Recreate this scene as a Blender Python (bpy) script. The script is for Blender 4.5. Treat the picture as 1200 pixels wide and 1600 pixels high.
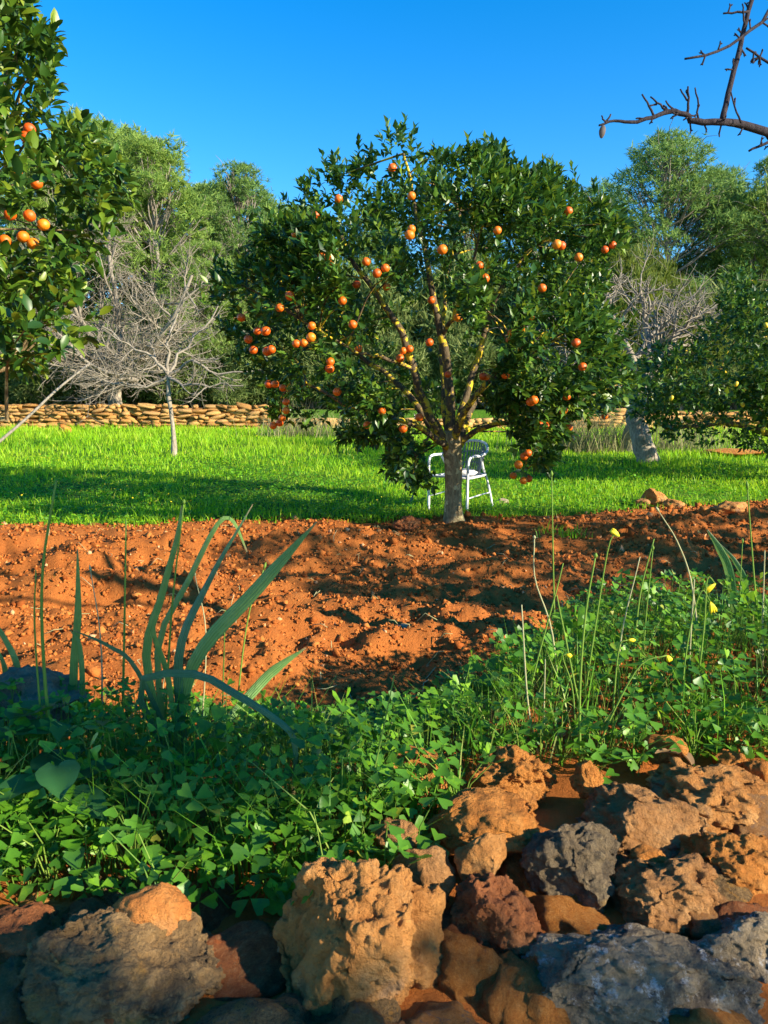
import bpy, math, random
import numpy as np
from mathutils import Vector

# ------------------------------------------------------------------ clear
for o in list(bpy.data.objects):
    bpy.data.objects.remove(o)
scene = bpy.context.scene
C = scene.collection
RNG = np.random.default_rng(7)
random.seed(7)

# ------------------------------------------------------------------ camera
CAM_Z = 1.2
FPX = 1155.0                      # focal length in photograph pixels (1200 x 1600)
PITCH = math.atan(160 / FPX)      # horizon sits 160 px above the middle
cam = bpy.data.cameras.new('camera')
cam.sensor_fit = 'VERTICAL'; cam.sensor_height = 36.0
cam.lens = 36.0 * FPX / 1600
cam.clip_start = 0.05; cam.clip_end = 2000
cam.dof.use_dof = True; cam.dof.focus_distance = 7.0; cam.dof.aperture_fstop = 20.0
cam_o = bpy.data.objects.new('camera', cam); C.objects.link(cam_o)
cam_o.location = (0, 0, CAM_Z); cam_o.rotation_euler = (math.pi / 2 - PITCH, 0, 0)
scene.camera = cam_o

# ------------------------------------------------------------------ light
SUN_EL = math.radians(22.5); SUN_AZ = math.radians(119)     # clockwise from +Y
SUN = np.array([math.cos(SUN_EL) * math.sin(SUN_AZ), math.cos(SUN_EL) * math.cos(SUN_AZ), math.sin(SUN_EL)])
world = bpy.data.worlds.new('World'); scene.world = world; world.use_nodes = True
wn = world.node_tree.nodes; wl = world.node_tree.links
bg = wn['Background']
sky = wn.new('ShaderNodeTexSky'); sky.sky_type = 'NISHITA'; sky.sun_disc = False
sky.sun_elevation = SUN_EL; sky.sun_rotation = SUN_AZ
sky.air_density = 1.0; sky.dust_density = 0.0; sky.ozone_density = 3.0
hs = wn.new('ShaderNodeHueSaturation'); hs.inputs['Saturation'].default_value = 1.41
hs.inputs['Hue'].default_value = 0.503
wl.new(sky.outputs[0], hs.inputs['Color']); wl.new(hs.outputs[0], bg.inputs[0])
bg.inputs[1].default_value = 0.125
sun_d = bpy.data.lights.new('sun', 'SUN'); sun_d.energy = 5.0; sun_d.angle = math.radians(0.55)
sun_d.color = (1.0, 0.88, 0.68)
sun_o = bpy.data.objects.new('sun', sun_d); C.objects.link(sun_o)
sun_o.rotation_euler = Vector(SUN).to_track_quat('Z', 'Y').to_euler()
vs = scene.view_settings
vs.view_transform = 'Standard'; vs.look = 'None'; vs.gamma = 1.0; vs.exposure = 1.3
vs.use_curve_mapping = False
scene.render.engine = 'CYCLES'
scene.cycles.max_bounces = 4; scene.cycles.transparent_max_bounces = 4
scene.cycles.sample_clamp_indirect = 4.0

# ------------------------------------------------------------------ helpers: view geometry
CPT, SPT = math.cos(PITCH), math.sin(PITCH)
def ray(px, py):
    dx = (px - 600) / FPX; dy = (800 - py) / FPX
    return np.array([dx, CPT + dy * SPT, -SPT + dy * CPT])
def at(px, py, Y):
    d = ray(px, py); return np.array([0, 0, CAM_Z]) + d * (Y / d[1])
def sm(a, b, x):
    t = np.clip((x - a) / (b - a), 0, 1); return t * t * (3 - 2 * t)

# ------------------------------------------------------------------ helpers: noise
def _h(ix, iy, iz, s):
    n = (ix.astype(np.int64) * 374761393 + iy.astype(np.int64) * 668265263 + iz.astype(np.int64) * 2147483647 + s * 974634777) & 0xffffffff
    n = ((n ^ (n >> 13)) * 1274126177) & 0xffffffff
    n = ((n ^ (n >> 16)) * 2246822519) & 0xffffffff
    return ((n ^ (n >> 15)) & 0xffffff) / 8388607.5 - 1
def vnoise(P, s=0):
    P = np.asarray(P, float); i = np.floor(P).astype(np.int64); f = P - i; f = f * f * f * (f * (f * 6 - 15) + 10)
    x, y, z = i[:, 0], i[:, 1], i[:, 2]; r = 0
    for a in (0, 1):
        for b in (0, 1):
            for c in (0, 1):
                w = (f[:, 0] if a else 1 - f[:, 0]) * (f[:, 1] if b else 1 - f[:, 1]) * (f[:, 2] if c else 1 - f[:, 2])
                r = r + w * _h(x + a, y + b, z + c, s)
    return r
def fbm(P, o=4, s=0, g=0.5):
    r = 0; a = 1.0; P = np.asarray(P, float)
    for k in range(o):
        r = r + a * vnoise(P, s + k * 17); P = P * 2.03 + 3.7; a *= g
    return r
def n2(x, y, sc, s=0, o=3):
    x = np.asarray(x, float); y = np.asarray(y, float); sh = np.broadcast(x, y).shape
    x = np.broadcast_to(x, sh).ravel(); y = np.broadcast_to(y, sh).ravel()
    return fbm(np.stack([x * sc, y * sc, np.full(len(x), 0.37)], 1), o, s).reshape(sh)

# ------------------------------------------------------------------ the lie of the land
def soil_edge(x):                       # where the tilled soil meets the grass
    x = np.asarray(x, float)
    return 8.0 + 0.10 * x + 0.30 * np.maximum(x - 1.2, 0) * sm(1, 3, x) + 0.10 * n2(x, 0 * x, 1.1, 5)
def base_g(x, y):
    x = np.asarray(x, float); y = np.asarray(y, float)
    y0 = 1.55 + 0.95 * sm(0.0, 0.9, x); y1 = 2.4 + 1.15 * sm(-0.1, 1.0, x)
    z = 0.37 * (1 - sm(y0, y1, y)) * sm(-0.4, 0.55, y)
    z = z + 0.55 * sm(9, 26, y)
    z = np.where(y > WALL_Y + 0.22, 1.16 + 0.02 * (y - 26), z)
    return z
WALL_Y = 25.4
def g(x, y):
    return base_g(x, y)
def g1(x, y): return float(g(np.array([x]), np.array([y]))[0])
def hit(px, py):
    d = ray(px, py); o = np.array([0, 0, CAM_Z])
    ts = np.linspace(0.4, 60, 6000); P = o + d * ts[:, None]
    k = np.argmax(P[:, 2] < g(P[:, 0], P[:, 1])); return P[k]

# ------------------------------------------------------------------ helpers: meshes
class MB:
    def __init__(s): s.V = []; s.F = {}; s.n = 0
    def add(s, V, F):
        V = np.asarray(V, float).reshape(-1, 3); F = np.asarray(F, np.int64)
        s.V.append(V); s.F.setdefault(F.shape[1], []).append(F + s.n); s.n += len(V); return s
    def box(s, c, h, R=None):
        v = np.array([[x, y, z] for x in (-1, 1) for y in (-1, 1) for z in (-1, 1)], float) * h
        if R is not None: v = v @ np.asarray(R).T
        return s.add(v + c, [[0, 1, 3, 2], [4, 6, 7, 5], [0, 4, 5, 1], [2, 3, 7, 6], [0, 2, 6, 4], [1, 5, 7, 3]])
    def tube(s, pts, rad, sides=6, cap=True):
        p = np.asarray(pts, float); n = len(p); rad = np.broadcast_to(np.asarray(rad, float), (n,))
        t = np.gradient(p, axis=0); t /= np.linalg.norm(t, axis=1)[:, None] + 1e-12
        u = np.cross(t[0], [0, 0, 1.0]);
        if np.linalg.norm(u) < 0.1: u = np.cross(t[0], [1.0, 0, 0])
        U = np.empty_like(p)
        for i in range(n):
            u = u - t[i] * np.dot(u, t[i]); u = u / (np.linalg.norm(u) + 1e-12); U[i] = u
        W = np.cross(t, U); a = np.arange(sides) * 2 * math.pi / sides
        V = p[:, None] + rad[:, None, None] * (U[:, None] * np.cos(a)[None, :, None] + W[:, None] * np.sin(a)[None, :, None])
        i = np.arange(n - 1)[:, None] * sides; j = np.arange(sides)[None]; k = (j + 1) % sides
        F = np.stack([i + j, i + k, i + sides + k, i + sides + j], -1).reshape(-1, 4)
        V = V.reshape(-1, 3); s.add(V, F)
        if cap:
            m = s.n - len(V)
            s.V.append(np.array([p[0], p[-1]])); b = s.n; s.n += 2
            jj = np.arange(sides); kk = (jj + 1) % sides
            s.F.setdefault(3, []).append(np.stack([m + kk, m + jj, np.full(sides, b)], 1))
            e = m + (n - 1) * sides
            s.F.setdefault(3, []).append(np.stack([e + jj, e + kk, np.full(sides, b + 1)], 1))
        return s
    def inst(s, TV, TF, P, R, S):
        TV = np.asarray(TV, float); N = len(P); S = np.asarray(S, float)
        if S.ndim == 1: S = np.repeat(S[:, None], 3, 1)
        V = np.einsum('nij,nkj->nki', R, TV[None] * S[:, None, :]) + np.asarray(P)[:, None]
        F = (np.asarray(TF)[None] + (np.arange(N) * len(TV))[:, None, None]).reshape(-1, len(TF[0]))
        return s.add(V.reshape(-1, 3), F)
    def mesh(s, name, off=None, smooth=False):
        V = np.concatenate(s.V)
        if off is not None: V = V - np.asarray(off)
        loops = []; starts = []; c = 0
        for k, fs in s.F.items():
            f = np.concatenate(fs); loops.append(f.ravel()); starts.append(c + np.arange(len(f)) * k); c += f.size
        loops = np.concatenate(loops).astype(np.int32); starts = np.concatenate(starts).astype(np.int32)
        me = bpy.data.meshes.new(name)
        me.vertices.add(len(V)); me.vertices.foreach_set('co', V.astype(np.float32).ravel())
        me.loops.add(len(loops)); me.loops.foreach_set('vertex_index', loops)
        me.polygons.add(len(starts)); me.polygons.foreach_set('loop_start', starts)
        if smooth: me.polygons.foreach_set('use_smooth', np.ones(len(starts), bool))
        me.update(calc_edges=True); me.validate()
        return me
    def build(s, name, mat, parent=None, off=None, smooth=False):
        return link(name, s.mesh(name, off, smooth), mat, parent)
def link(name, me, mat=None, parent=None, loc=None, rot=None, scale=None):
    o = bpy.data.objects.new(name, me); C.objects.link(o)
    if mat is not None and not me.materials: me.materials.append(mat)
    if parent is not None: o.parent = parent
    if loc is not None: o.location = loc
    if rot is not None: o.rotation_euler = rot
    if scale is not None: o.scale = scale
    return o
def tag(o, label=None, cat=None, group=None, kind=None):
    if label: o['label'] = label
    if cat: o['category'] = cat
    if group: o['group'] = group
    if kind: o['kind'] = kind
    return o
def thing(name, label, cat, loc, group=None, rz=0):
    o = bpy.data.objects.new(name, None); C.objects.link(o); o.empty_display_size = 0.1
    o.location = tuple(float(v) for v in loc); o.rotation_euler = (0, 0, rz)
    return tag(o, label, cat, group)
def nrm(a): return a / (np.linalg.norm(a, axis=-1, keepdims=True) + 1e-12)
def frames(axis, up):                   # template x = width, y = length, z = normal
    a = nrm(axis); b = nrm(np.cross(a, up)); n = np.cross(b, a)
    return np.stack([b, a, n], -1)
def rand_rot(n, rng=RNG):
    return frames(rng.normal(size=(n, 3)), rng.normal(size=(n, 3)))
def spline(pts, n):                     # Catmull-Rom through points
    p = np.asarray(pts, float); k = len(p); q = np.vstack([2 * p[0] - p[1], p, 2 * p[-1] - p[-2]])
    t = np.linspace(0, k - 1 - 1e-6, n); i = t.astype(int); f = (t - i)[:, None]
    a, b, c, d = q[i], q[i + 1], q[i + 2], q[i + 3]
    return 0.5 * (2 * b + (c - a) * f + (2 * a - 5 * b + 4 * c - d) * f ** 2 + (3 * b - a - 3 * c + d) * f ** 3)

# ------------------------------------------------------------------ materials
def new_mat(name):
    m = bpy.data.materials.new(name); m.use_nodes = True
    n = m.node_tree.nodes; l = m.node_tree.links; b = n['Principled BSDF']
    return m, n, l, b
def ramp(n, l, fac, stops):
    r = n.new('ShaderNodeValToRGB'); e = r.color_ramp.elements
    while len(e) < len(stops): e.new(0.5)
    for k, (p, c) in enumerate(stops): e[k].position = p; e[k].color = (*c, 1)
    l.new(fac, r.inputs[0]); return r.outputs[0]
def noise(n, l, scale, detail=6, rough=0.6, coord='Object', dist=0.0, vec=None):
    t = n.new('ShaderNodeTexNoise'); t.inputs['Scale'].default_value = scale
    t.inputs['Detail'].default_value = detail; t.inputs['Roughness'].default_value = rough
    t.inputs['Distortion'].default_value = dist
    if vec is None:
        tc = n.new('ShaderNodeTexCoord'); vec = tc.outputs[coord]
    l.new(vec, t.inputs['Vector']); return t.outputs['Fac']
def mixc(n, l, f, a, b):
    m = n.new('ShaderNodeMix'); m.data_type = 'RGBA'
    if isinstance(f, float): m.inputs[0].default_value = f
    else: l.new(f, m.inputs[0])
    for v, i in ((a, 6), (b, 7)):
        if isinstance(v, tuple): m.inputs[i].default_value = (*v, 1)
        else: l.new(v, m.inputs[i])
    return m.outputs[2]
def bump(n, l, b, h, strength, dist):
    t = n.new('ShaderNodeBump'); t.inputs['Strength'].default_value = strength; t.inputs['Distance'].default_value = dist
    l.new(h, t.inputs['Height']); l.new(t.outputs[0], b.inputs['Normal'])
def leaf_mat(name, stops, trans=0.3, rough=0.5, spec=0.3, tcol=None, patchy=0):
    m, n, l, b = new_mat(name)
    ge = n.new('ShaderNodeNewGeometry')
    col = ramp(n, l, ge.outputs['Random Per Island'], stops)
    if patchy: col = mixc(n, l, ramp(n, l, noise(n, l, patchy, 4, .6), [(.38, (0, 0, 0)), (.68, (.55, .55, .55))]), col, tcol)
    l.new(col, b.inputs['Base Color']); b.inputs['Roughness'].default_value = rough
    b.inputs['Specular IOR Level'].default_value = spec
    tr = n.new('ShaderNodeBsdfTranslucent')
    hsv = n.new('ShaderNodeHueSaturation'); hsv.inputs['Hue'].default_value = 0.485; hsv.inputs['Value'].default_value = 1.5
    l.new(col, hsv.inputs['Color']); l.new(hsv.outputs[0], tr.inputs[0])
    mx = n.new('ShaderNodeMixShader'); mx.inputs[0].default_value = trans
    l.new(b.outputs[0], mx.inputs[1]); l.new(tr.outputs[0], mx.inputs[2])
    l.new(mx.outputs[0], n['Material Output'].inputs[0]); return m
def plain_mat(name, col, rough=0.6, spec=0.4, var=0.25, sc=8.0, bs=0.0, bd=0.01):
    m, n, l, b = new_mat(name); f = noise(n, l, sc)
    c = np.array(col)
    l.new(ramp(n, l, f, [(0.3, tuple(c * (1 - var))), (0.7, tuple(np.minimum(c * (1 + var), 1)))]), b.inputs['Base Color'])
    b.inputs['Roughness'].default_value = rough; b.inputs['Specular IOR Level'].default_value = spec
    if bs: bump(n, l, b, noise(n, l, sc * 6), bs, bd)
    return m
def bark_mat(name, dark, light, lichen=None, lf=0.6, sc=6.0):
    m, n, l, b = new_mat(name)
    tc = n.new('ShaderNodeTexCoord'); mp = n.new('ShaderNodeMapping'); mp.inputs['Scale'].default_value = (1, 1, 0.35)
    l.new(tc.outputs['Object'], mp.inputs[0])
    f = noise(n, l, sc * 4, 8, 0.7, vec=mp.outputs[0])
    col = ramp(n, l, f, [(0.3, dark), (0.68, light)])
    if lichen:
        f2 = noise(n, l, sc, 5, 0.7)
        col = mixc(n, l, ramp(n, l, f2, [(lf, (0, 0, 0)), (lf + 0.04, (1, 1, 1))]), col, lichen)
    l.new(col, b.inputs['Base Color']); b.inputs['Roughness'].default_value = 0.9; b.inputs['Specular IOR Level'].default_value = 0.15
    bump(n, l, b, f, 0.7, 0.02); return m
def soil_mat():
    m, n, l, b = new_mat('red_soil')
    f = noise(n, l, 3.0, 10, 0.7); f2 = noise(n, l, 60, 6, 0.75)
    c = ramp(n, l, f, [(0.3, (0.22, 0.058, 0.013)), (0.55, (0.40, 0.125, 0.026)), (0.75, (0.50, 0.18, 0.042))])
    c = mixc(n, l, ramp(n, l, f2, [(0.35, (0, 0, 0)), (0.75, (1, 1, 1))]), c, (0.45, 0.15, 0.034))
    l.new(c, b.inputs['Base Color']); b.inputs['Roughness'].default_value = 0.95; b.inputs['Specular IOR Level'].default_value = 0.1
    bump(n, l, b, f2, 0.8, 0.02); return m
def clod_mat():
    m, n, l, b = new_mat('soil_clod')
    ge = n.new('ShaderNodeNewGeometry')
    c = ramp(n, l, ge.outputs['Random Per Island'], [(0.0, (0.21, 0.055, 0.012)), (0.5, (0.38, 0.12, 0.026)), (0.97, (0.48, 0.17, 0.040)), (1.0, (0.58, 0.36, 0.18))])
    l.new(c, b.inputs['Base Color']); b.inputs['Roughness'].default_value = 0.95; b.inputs['Specular IOR Level'].default_value = 0.1
    bump(n, l, b, noise(n, l, 90, 5), 0.6, 0.01); return m
def ground_mat():
    m, n, l, b = new_mat('meadow_ground')
    f = noise(n, l, 0.5, 8, 0.6); f2 = noise(n, l, 9, 8, 0.7)
    c = ramp(n, l, f, [(0.3, (0.035, 0.10, 0.008)), (0.7, (0.075, 0.17, 0.012))])
    c = mixc(n, l, ramp(n, l, f2, [(0.55, (0, 0, 0)), (0.75, (1, 1, 1))]), c, (0.12, 0.13, 0.03))
    l.new(c, b.inputs['Base Color']); b.inputs['Roughness'].default_value = 0.95; b.inputs['Specular IOR Level'].default_value = 0.1
    bump(n, l, b, f2, 0.8, 0.05); return m
def rock_mat(name, stops, patch=None, pa=0.58, white=0.0, wcol=(0.55, 0.55, 0.56), sc=1.0, dark=None):
    m, n, l, b = new_mat(name)
    f = noise(n, l, 7 * sc, 9, 0.68, dist=0.4); f2 = noise(n, l, 26 * sc, 8, 0.72); f3 = noise(n, l, 120 * sc, 5, 0.7)
    c = ramp(n, l, f, stops)
    c = mixc(n, l, ramp(n, l, f2, [(0.35, (0.55, 0.55, 0.55)), (0.65, (0, 0, 0))]), c, tuple(np.array(stops[0][1]) * 0.55))
    if patch: c = mixc(n, l, ramp(n, l, noise(n, l, 5.3 * sc, 7, 0.65, dist=0.8), [(pa, (0, 0, 0)), (pa + 0.08, (0.9, 0.9, 0.9))]), c, patch)
    if dark: c = mixc(n, l, ramp(n, l, noise(n, l, 17 * sc, 8, 0.75, dist=0.3), [(0.50, (0, 0, 0)), (0.60, (0.85, 0.85, 0.85))]), c, dark)
    if white > 0:
        v = noise(n, l, 30 * sc, 10, 0.78, dist=.3)
        c = mixc(n, l, ramp(n, l, v, [(1 - white, (0, 0, 0)), (1 - white + 0.07, (0.8, 0.8, 0.8))]), c, wcol)
    l.new(c, b.inputs['Base Color']); b.inputs['Roughness'].default_value = 0.92; b.inputs['Specular IOR Level'].default_value = 0.18
    ad = n.new('ShaderNodeMath'); ad.operation = 'MULTIPLY_ADD'; l.new(f3, ad.inputs[0]); ad.inputs[1].default_value = 0.35; l.new(f2, ad.inputs[2])
    bump(n, l, b, ad.outputs[0], 1.0, 0.035); return m

M = {}
M['soil'] = soil_mat(); M['clod'] = clod_mat(); M['ground'] = ground_mat()
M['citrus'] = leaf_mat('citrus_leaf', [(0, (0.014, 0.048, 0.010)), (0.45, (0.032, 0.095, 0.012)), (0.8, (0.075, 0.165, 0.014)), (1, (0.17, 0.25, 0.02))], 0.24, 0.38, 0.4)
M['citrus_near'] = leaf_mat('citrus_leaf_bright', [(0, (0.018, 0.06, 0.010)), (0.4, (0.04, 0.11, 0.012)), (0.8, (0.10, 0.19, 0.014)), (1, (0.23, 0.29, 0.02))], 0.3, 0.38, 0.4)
M['olive'] = leaf_mat('olive_leaf', [(0, (0.03, 0.06, 0.02)), (1, (0.10, 0.14, 0.06))], 0.15)
M['pine'] = leaf_mat('pine_needles', [(0, (0.10, 0.19, 0.04)), (0.5, (0.20, 0.32, 0.06)), (1, (0.34, 0.45, 0.10))], 0.4, 0.6, 0.2)
M['pine_dark'] = leaf_mat('pine_needles_deep', [(0, (0.07, 0.15, 0.045)), (0.5, (0.14, 0.26, 0.06)), (1, (0.25, 0.36, 0.085))], 0.35, 0.6, 0.2)
M['shrub'] = leaf_mat('scrub_leaf', [(0, (0.07, 0.11, 0.03)), (0.6, (0.13, 0.19, 0.045)), (1, (0.23, 0.26, 0.08))], 0.25, 0.6, 0.2)
M['juniper'] = leaf_mat('juniper_leaf', [(0, (0.06, 0.10, 0.015)), (0.5, (0.11, 0.16, 0.02)), (1, (0.19, 0.22, 0.035))], 0.3, 0.6, 0.2)
M['grass'] = leaf_mat('grass_blade', [(0, (0.10, 0.30, 0.008)), (0.6, (0.25, 0.52, 0.010)), (0.93, (0.38, 0.60, 0.014)), (1, (0.55, 0.55, 0.08))], 0.42, 0.5, 0.25, (0.36, 0.50, 0.02), .55)
M['weed'] = leaf_mat('weed_leaf', [(0, (0.06, 0.22, 0.010)), (0.6, (0.13, 0.38, 0.012)), (1, (0.24, 0.50, 0.015))], 0.35, 0.5, 0.25, (0.05, 0.20, 0.012), 1.1)
M['drygrass'] = leaf_mat('dry_grass', [(0, (0.16, 0.17, 0.07)), (0.5, (0.26, 0.25, 0.12)), (1, (0.36, 0.32, 0.17))], 0.25, 0.7, 0.1)
M['clover'] = leaf_mat('clover_leaf', [(0, (0.036, 0.12, 0.010)), (0.5, (0.085, 0.235, 0.012)), (0.9, (0.18, 0.38, 0.014)), (0.975, (0.24, 0.44, 0.02)), (1, (0.42, 0.38, 0.05))], 0.34, 0.42, 0.35, (0.025, 0.10, 0.02), 70)
M['clovergrass'] = leaf_mat('clover_grass', [(0, (0.06, 0.19, 0.015)), (0.7, (0.15, 0.36, 0.02)), (1, (0.38, 0.40, 0.12))], 0.35, 0.5, 0.25)
def strap_mat(name, c1, c2, trans):
    m = leaf_mat(name, [(0, c1), (1, c2)], trans, 0.42, 0.4); n = m.node_tree.nodes; l = m.node_tree.links; b = n['Principled BSDF']
    at_ = n.new('ShaderNodeAttribute'); at_.attribute_name = 'across'; al_ = n.new('ShaderNodeAttribute'); al_.attribute_name = 'along'
    mu = n.new('ShaderNodeMath'); mu.operation = 'MULTIPLY'; mu.inputs[1].default_value = 17; l.new(at_.outputs['Fac'], mu.inputs[0])
    si = n.new('ShaderNodeMath'); si.operation = 'SINE'; l.new(mu.outputs[0], si.inputs[0])
    src = b.inputs['Base Color'].links[0].from_socket
    c = mixc(n, l, ramp(n, l, si.outputs[0], [(.2, (0, 0, 0)), (.9, (.55, .55, .55))]), src, tuple(np.array(c1) * .5))
    c = mixc(n, l, ramp(n, l, noise(n, l, 40, 5), [(.5, (0, 0, 0)), (.75, (.5, .5, .5))]), c, (c2[0] * 1.8, c2[1] * 1.3, c2[2] * 1.4))
    c = mixc(n, l, ramp(n, l, al_.outputs['Fac'], [(.93, (0, 0, 0)), (.99, (1, 1, 1))]), c, (.30, .22, .10))
    l.new(c, b.inputs['Base Color']); bump(n, l, b, si.outputs[0], .5, .002); return m
M['strap'] = strap_mat('strap_leaf', (0.11, 0.25, 0.055), (0.20, 0.36, 0.09), 0.25)
M['strap_dark'] = strap_mat('strap_leaf_blue', (0.05, 0.15, 0.06), (0.09, 0.21, 0.08), 0.15)
M['broad'] = leaf_mat('broad_leaf', [(0, (0.025, 0.10, 0.03)), (1, (0.05, 0.17, 0.035))], 0.3, 0.5, 0.3)
M['stalk'] = leaf_mat('green_stalk', [(0, (0.10, 0.21, 0.03)), (1, (0.22, 0.33, 0.05))], 0.2, 0.6, 0.2)
M['straw'] = leaf_mat('straw_stalk', [(0, (0.30, 0.30, 0.13)), (1, (0.48, 0.44, 0.24))], 0.15, 0.7, 0.2)
M['bounce_sand'] = plain_mat('sandy_bounce', (0.52, 0.40, 0.26), 0.95, 0.1, 0.15, 2.5, 0.5, 0.02)  # pale sandy tone for the unseen sheet that bounces warm light
M['petal'] = plain_mat('yellow_petal', (0.75, 0.58, 0.02), 0.5, 0.3, 0.15, 40)
def peel_mat():
    m, n, l, b = new_mat('orange_peel'); oi = n.new('ShaderNodeObjectInfo')
    c = ramp(n, l, oi.outputs['Random'], [(0, (0.60, 0.08, 0.003)), (0.6, (0.74, 0.14, 0.004)), (1, (0.80, 0.24, 0.008))])
    c = mixc(n, l, ramp(n, l, noise(n, l, 25, 4), [(.45, (0, 0, 0)), (.75, (.5, .5, .5))]), c, (.62, .09, .003))
    l.new(c, b.inputs['Base Color']); b.inputs['Roughness'].default_value = .45; bump(n, l, b, noise(n, l, 260, 2), .5, .002); return m
M['orange'] = peel_mat()
M['lemon'] = plain_mat('lemon_peel', (0.75, 0.5, 0.03), 0.42, 0.45, 0.1, 30)
M['bark'] = bark_mat('citrus_bark', (0.035, 0.026, 0.016), (0.16, 0.12, 0.07), (0.58, 0.42, 0.03), 0.51, 7)
M['trunk'] = bark_mat('citrus_trunk_bark', (0.10, 0.07, 0.035), (0.42, 0.32, 0.16), (0.52, 0.44, 0.22), 0.56, 9)
M['figbark'] = bark_mat('fig_bark', (0.13, 0.11, 0.085), (0.35, 0.305, 0.235), None)
M['figtrunk'] = bark_mat('fig_trunk_bark', (0.11, 0.09, 0.065), (0.44, 0.38, 0.29), None)
M['pinebark'] = bark_mat('pine_bark', (0.12, 0.10, 0.08), (0.34, 0.30, 0.25), None)
M['almond'] = bark_mat('almond_bark', (0.02, 0.016, 0.02), (0.065, 0.052, 0.055), (0.30, 0.26, 0.22), 0.72, 20)
M['white'] = plain_mat('white_enamel', (0.74, 0.76, 0.79), 0.35, 0.5, 0.06, 12)
M['slat'] = plain_mat('grey_blue_weave', (0.22, 0.25, 0.30), 0.5, 0.4, 0.12, 30)
M['cloth'] = plain_mat('pale_cloth', (0.70, 0.69, 0.67), 0.9, 0.1, 0.1, 14)
M['wallstone'] = rock_mat('wall_stone', [(0.3, (0.38, 0.18, 0.05)), (0.5, (0.60, 0.33, 0.10)), (0.7, (0.72, 0.48, 0.20))], (0.36, 0.19, 0.08), 0.55, 0, sc=0.35)
_m = M['wallstone']; _n = _m.node_tree.nodes; _l = _m.node_tree.links; _b = _n['Principled BSDF']; _oi = _n.new('ShaderNodeObjectInfo')
_src = _b.inputs['Base Color'].links[0].from_socket
_l.new(mixc(_n, _l, .45, _src, ramp(_n, _l, _oi.outputs['Random'], [(0, (.34, .14, .035)), (.4, (.66, .32, .075)), (.8, (.76, .46, .16)), (1, (.48, .28, .12))])), _b.inputs['Base Color'])
M['wallcore'] = plain_mat('wall_core_earth', (0.16, 0.075, 0.03), 0.95, 0.1, 0.35, 3, 0.6, 0.05)
tan = [(0.3, (0.424, 0.164, 0.039)), (0.5, (0.615, 0.278, 0.078)), (0.72, (0.700, 0.403, 0.156))]
M['r_tan'] = rock_mat('tan_rock', tan, (0.233, 0.154, 0.107), 0.56, 0.0)
M['r_boulder'] = rock_mat('tan_boulder', [(0.3, (0.466, 0.182, 0.044)), (0.5, (0.657, 0.298, 0.083)), (0.72, (0.742, 0.432, 0.176))], (0.424, 0.250, 0.128), 0.56, 0.0)
M['r_orange'] = rock_mat('ochre_rock', [(0.3, (0.445, 0.141, 0.025)), (0.5, (0.615, 0.246, 0.051)), (0.72, (0.700, 0.343, 0.102))], (0.318, 0.150, 0.064), 0.6)
M['r_red'] = rock_mat('red_rock', [(0.3, (0.26, 0.08, 0.03)), (0.5, (0.42, 0.15, 0.05)), (0.72, (0.48, 0.25, 0.11))], (0.46, 0.12, 0.03), 0.58)
M['r_brown'] = rock_mat('brown_rock', [(0.3, (0.318, 0.134, 0.044)), (0.5, (0.488, 0.240, 0.083)), (0.72, (0.594, 0.346, 0.147))], (0.297, 0.172, 0.098), 0.55)
M['r_grey'] = rock_mat('grey_rock', [(0.3, (0.12, 0.085, 0.05)), (0.5, (0.24, 0.175, 0.10)), (0.72, (0.42, 0.32, 0.18))], (0.42, 0.27, 0.10), 0.56, 0.32, (0.50, 0.43, 0.30), dark=(0.07, 0.055, 0.04))
M['r_dark'] = rock_mat('dark_grey_rock', [(0.3, (0.22, 0.13, 0.055)), (0.5, (0.38, 0.235, 0.10)), (0.72, (0.54, 0.35, 0.15))], (0.46, 0.24, 0.06), 0.52, 0.27, (0.52, 0.44, 0.31), dark=(0.10, 0.07, 0.04))
M['r_lichen'] = rock_mat('lichen_rock', [(0.3, (0.22, 0.165, 0.10)), (0.5, (0.40, 0.30, 0.18)), (0.72, (0.56, 0.43, 0.26))], (0.52, 0.29, 0.09), 0.60, 0.45, (0.62, 0.58, 0.52), dark=(0.09, 0.072, 0.055))
M['r_bright'] = rock_mat('bright_orange_rock', [(0.3, (0.55, 0.17, 0.035)), (0.5, (0.70, 0.28, 0.07)), (0.72, (0.78, 0.45, 0.19))])
M['r_pale'] = rock_mat('pale_rock', [(0.3, (0.42, 0.32, 0.20)), (0.6, (0.60, 0.50, 0.36))])
M['r_white'] = plain_mat('white_pebble', (0.75, 0.70, 0.62), 0.6, 0.3, 0.08, 20)
M['wood'] = rock_mat('weathered_wood', [(0.3, (0.18, 0.12, 0.07)), (0.5, (0.34, 0.25, 0.16)), (0.72, (0.48, 0.37, 0.25))])
M['deadleaf'] = leaf_mat('dead_leaf', [(0, (0.12, 0.07, 0.04)), (1, (0.36, 0.22, 0.10))], 0.1, 0.7, 0.2)

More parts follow.
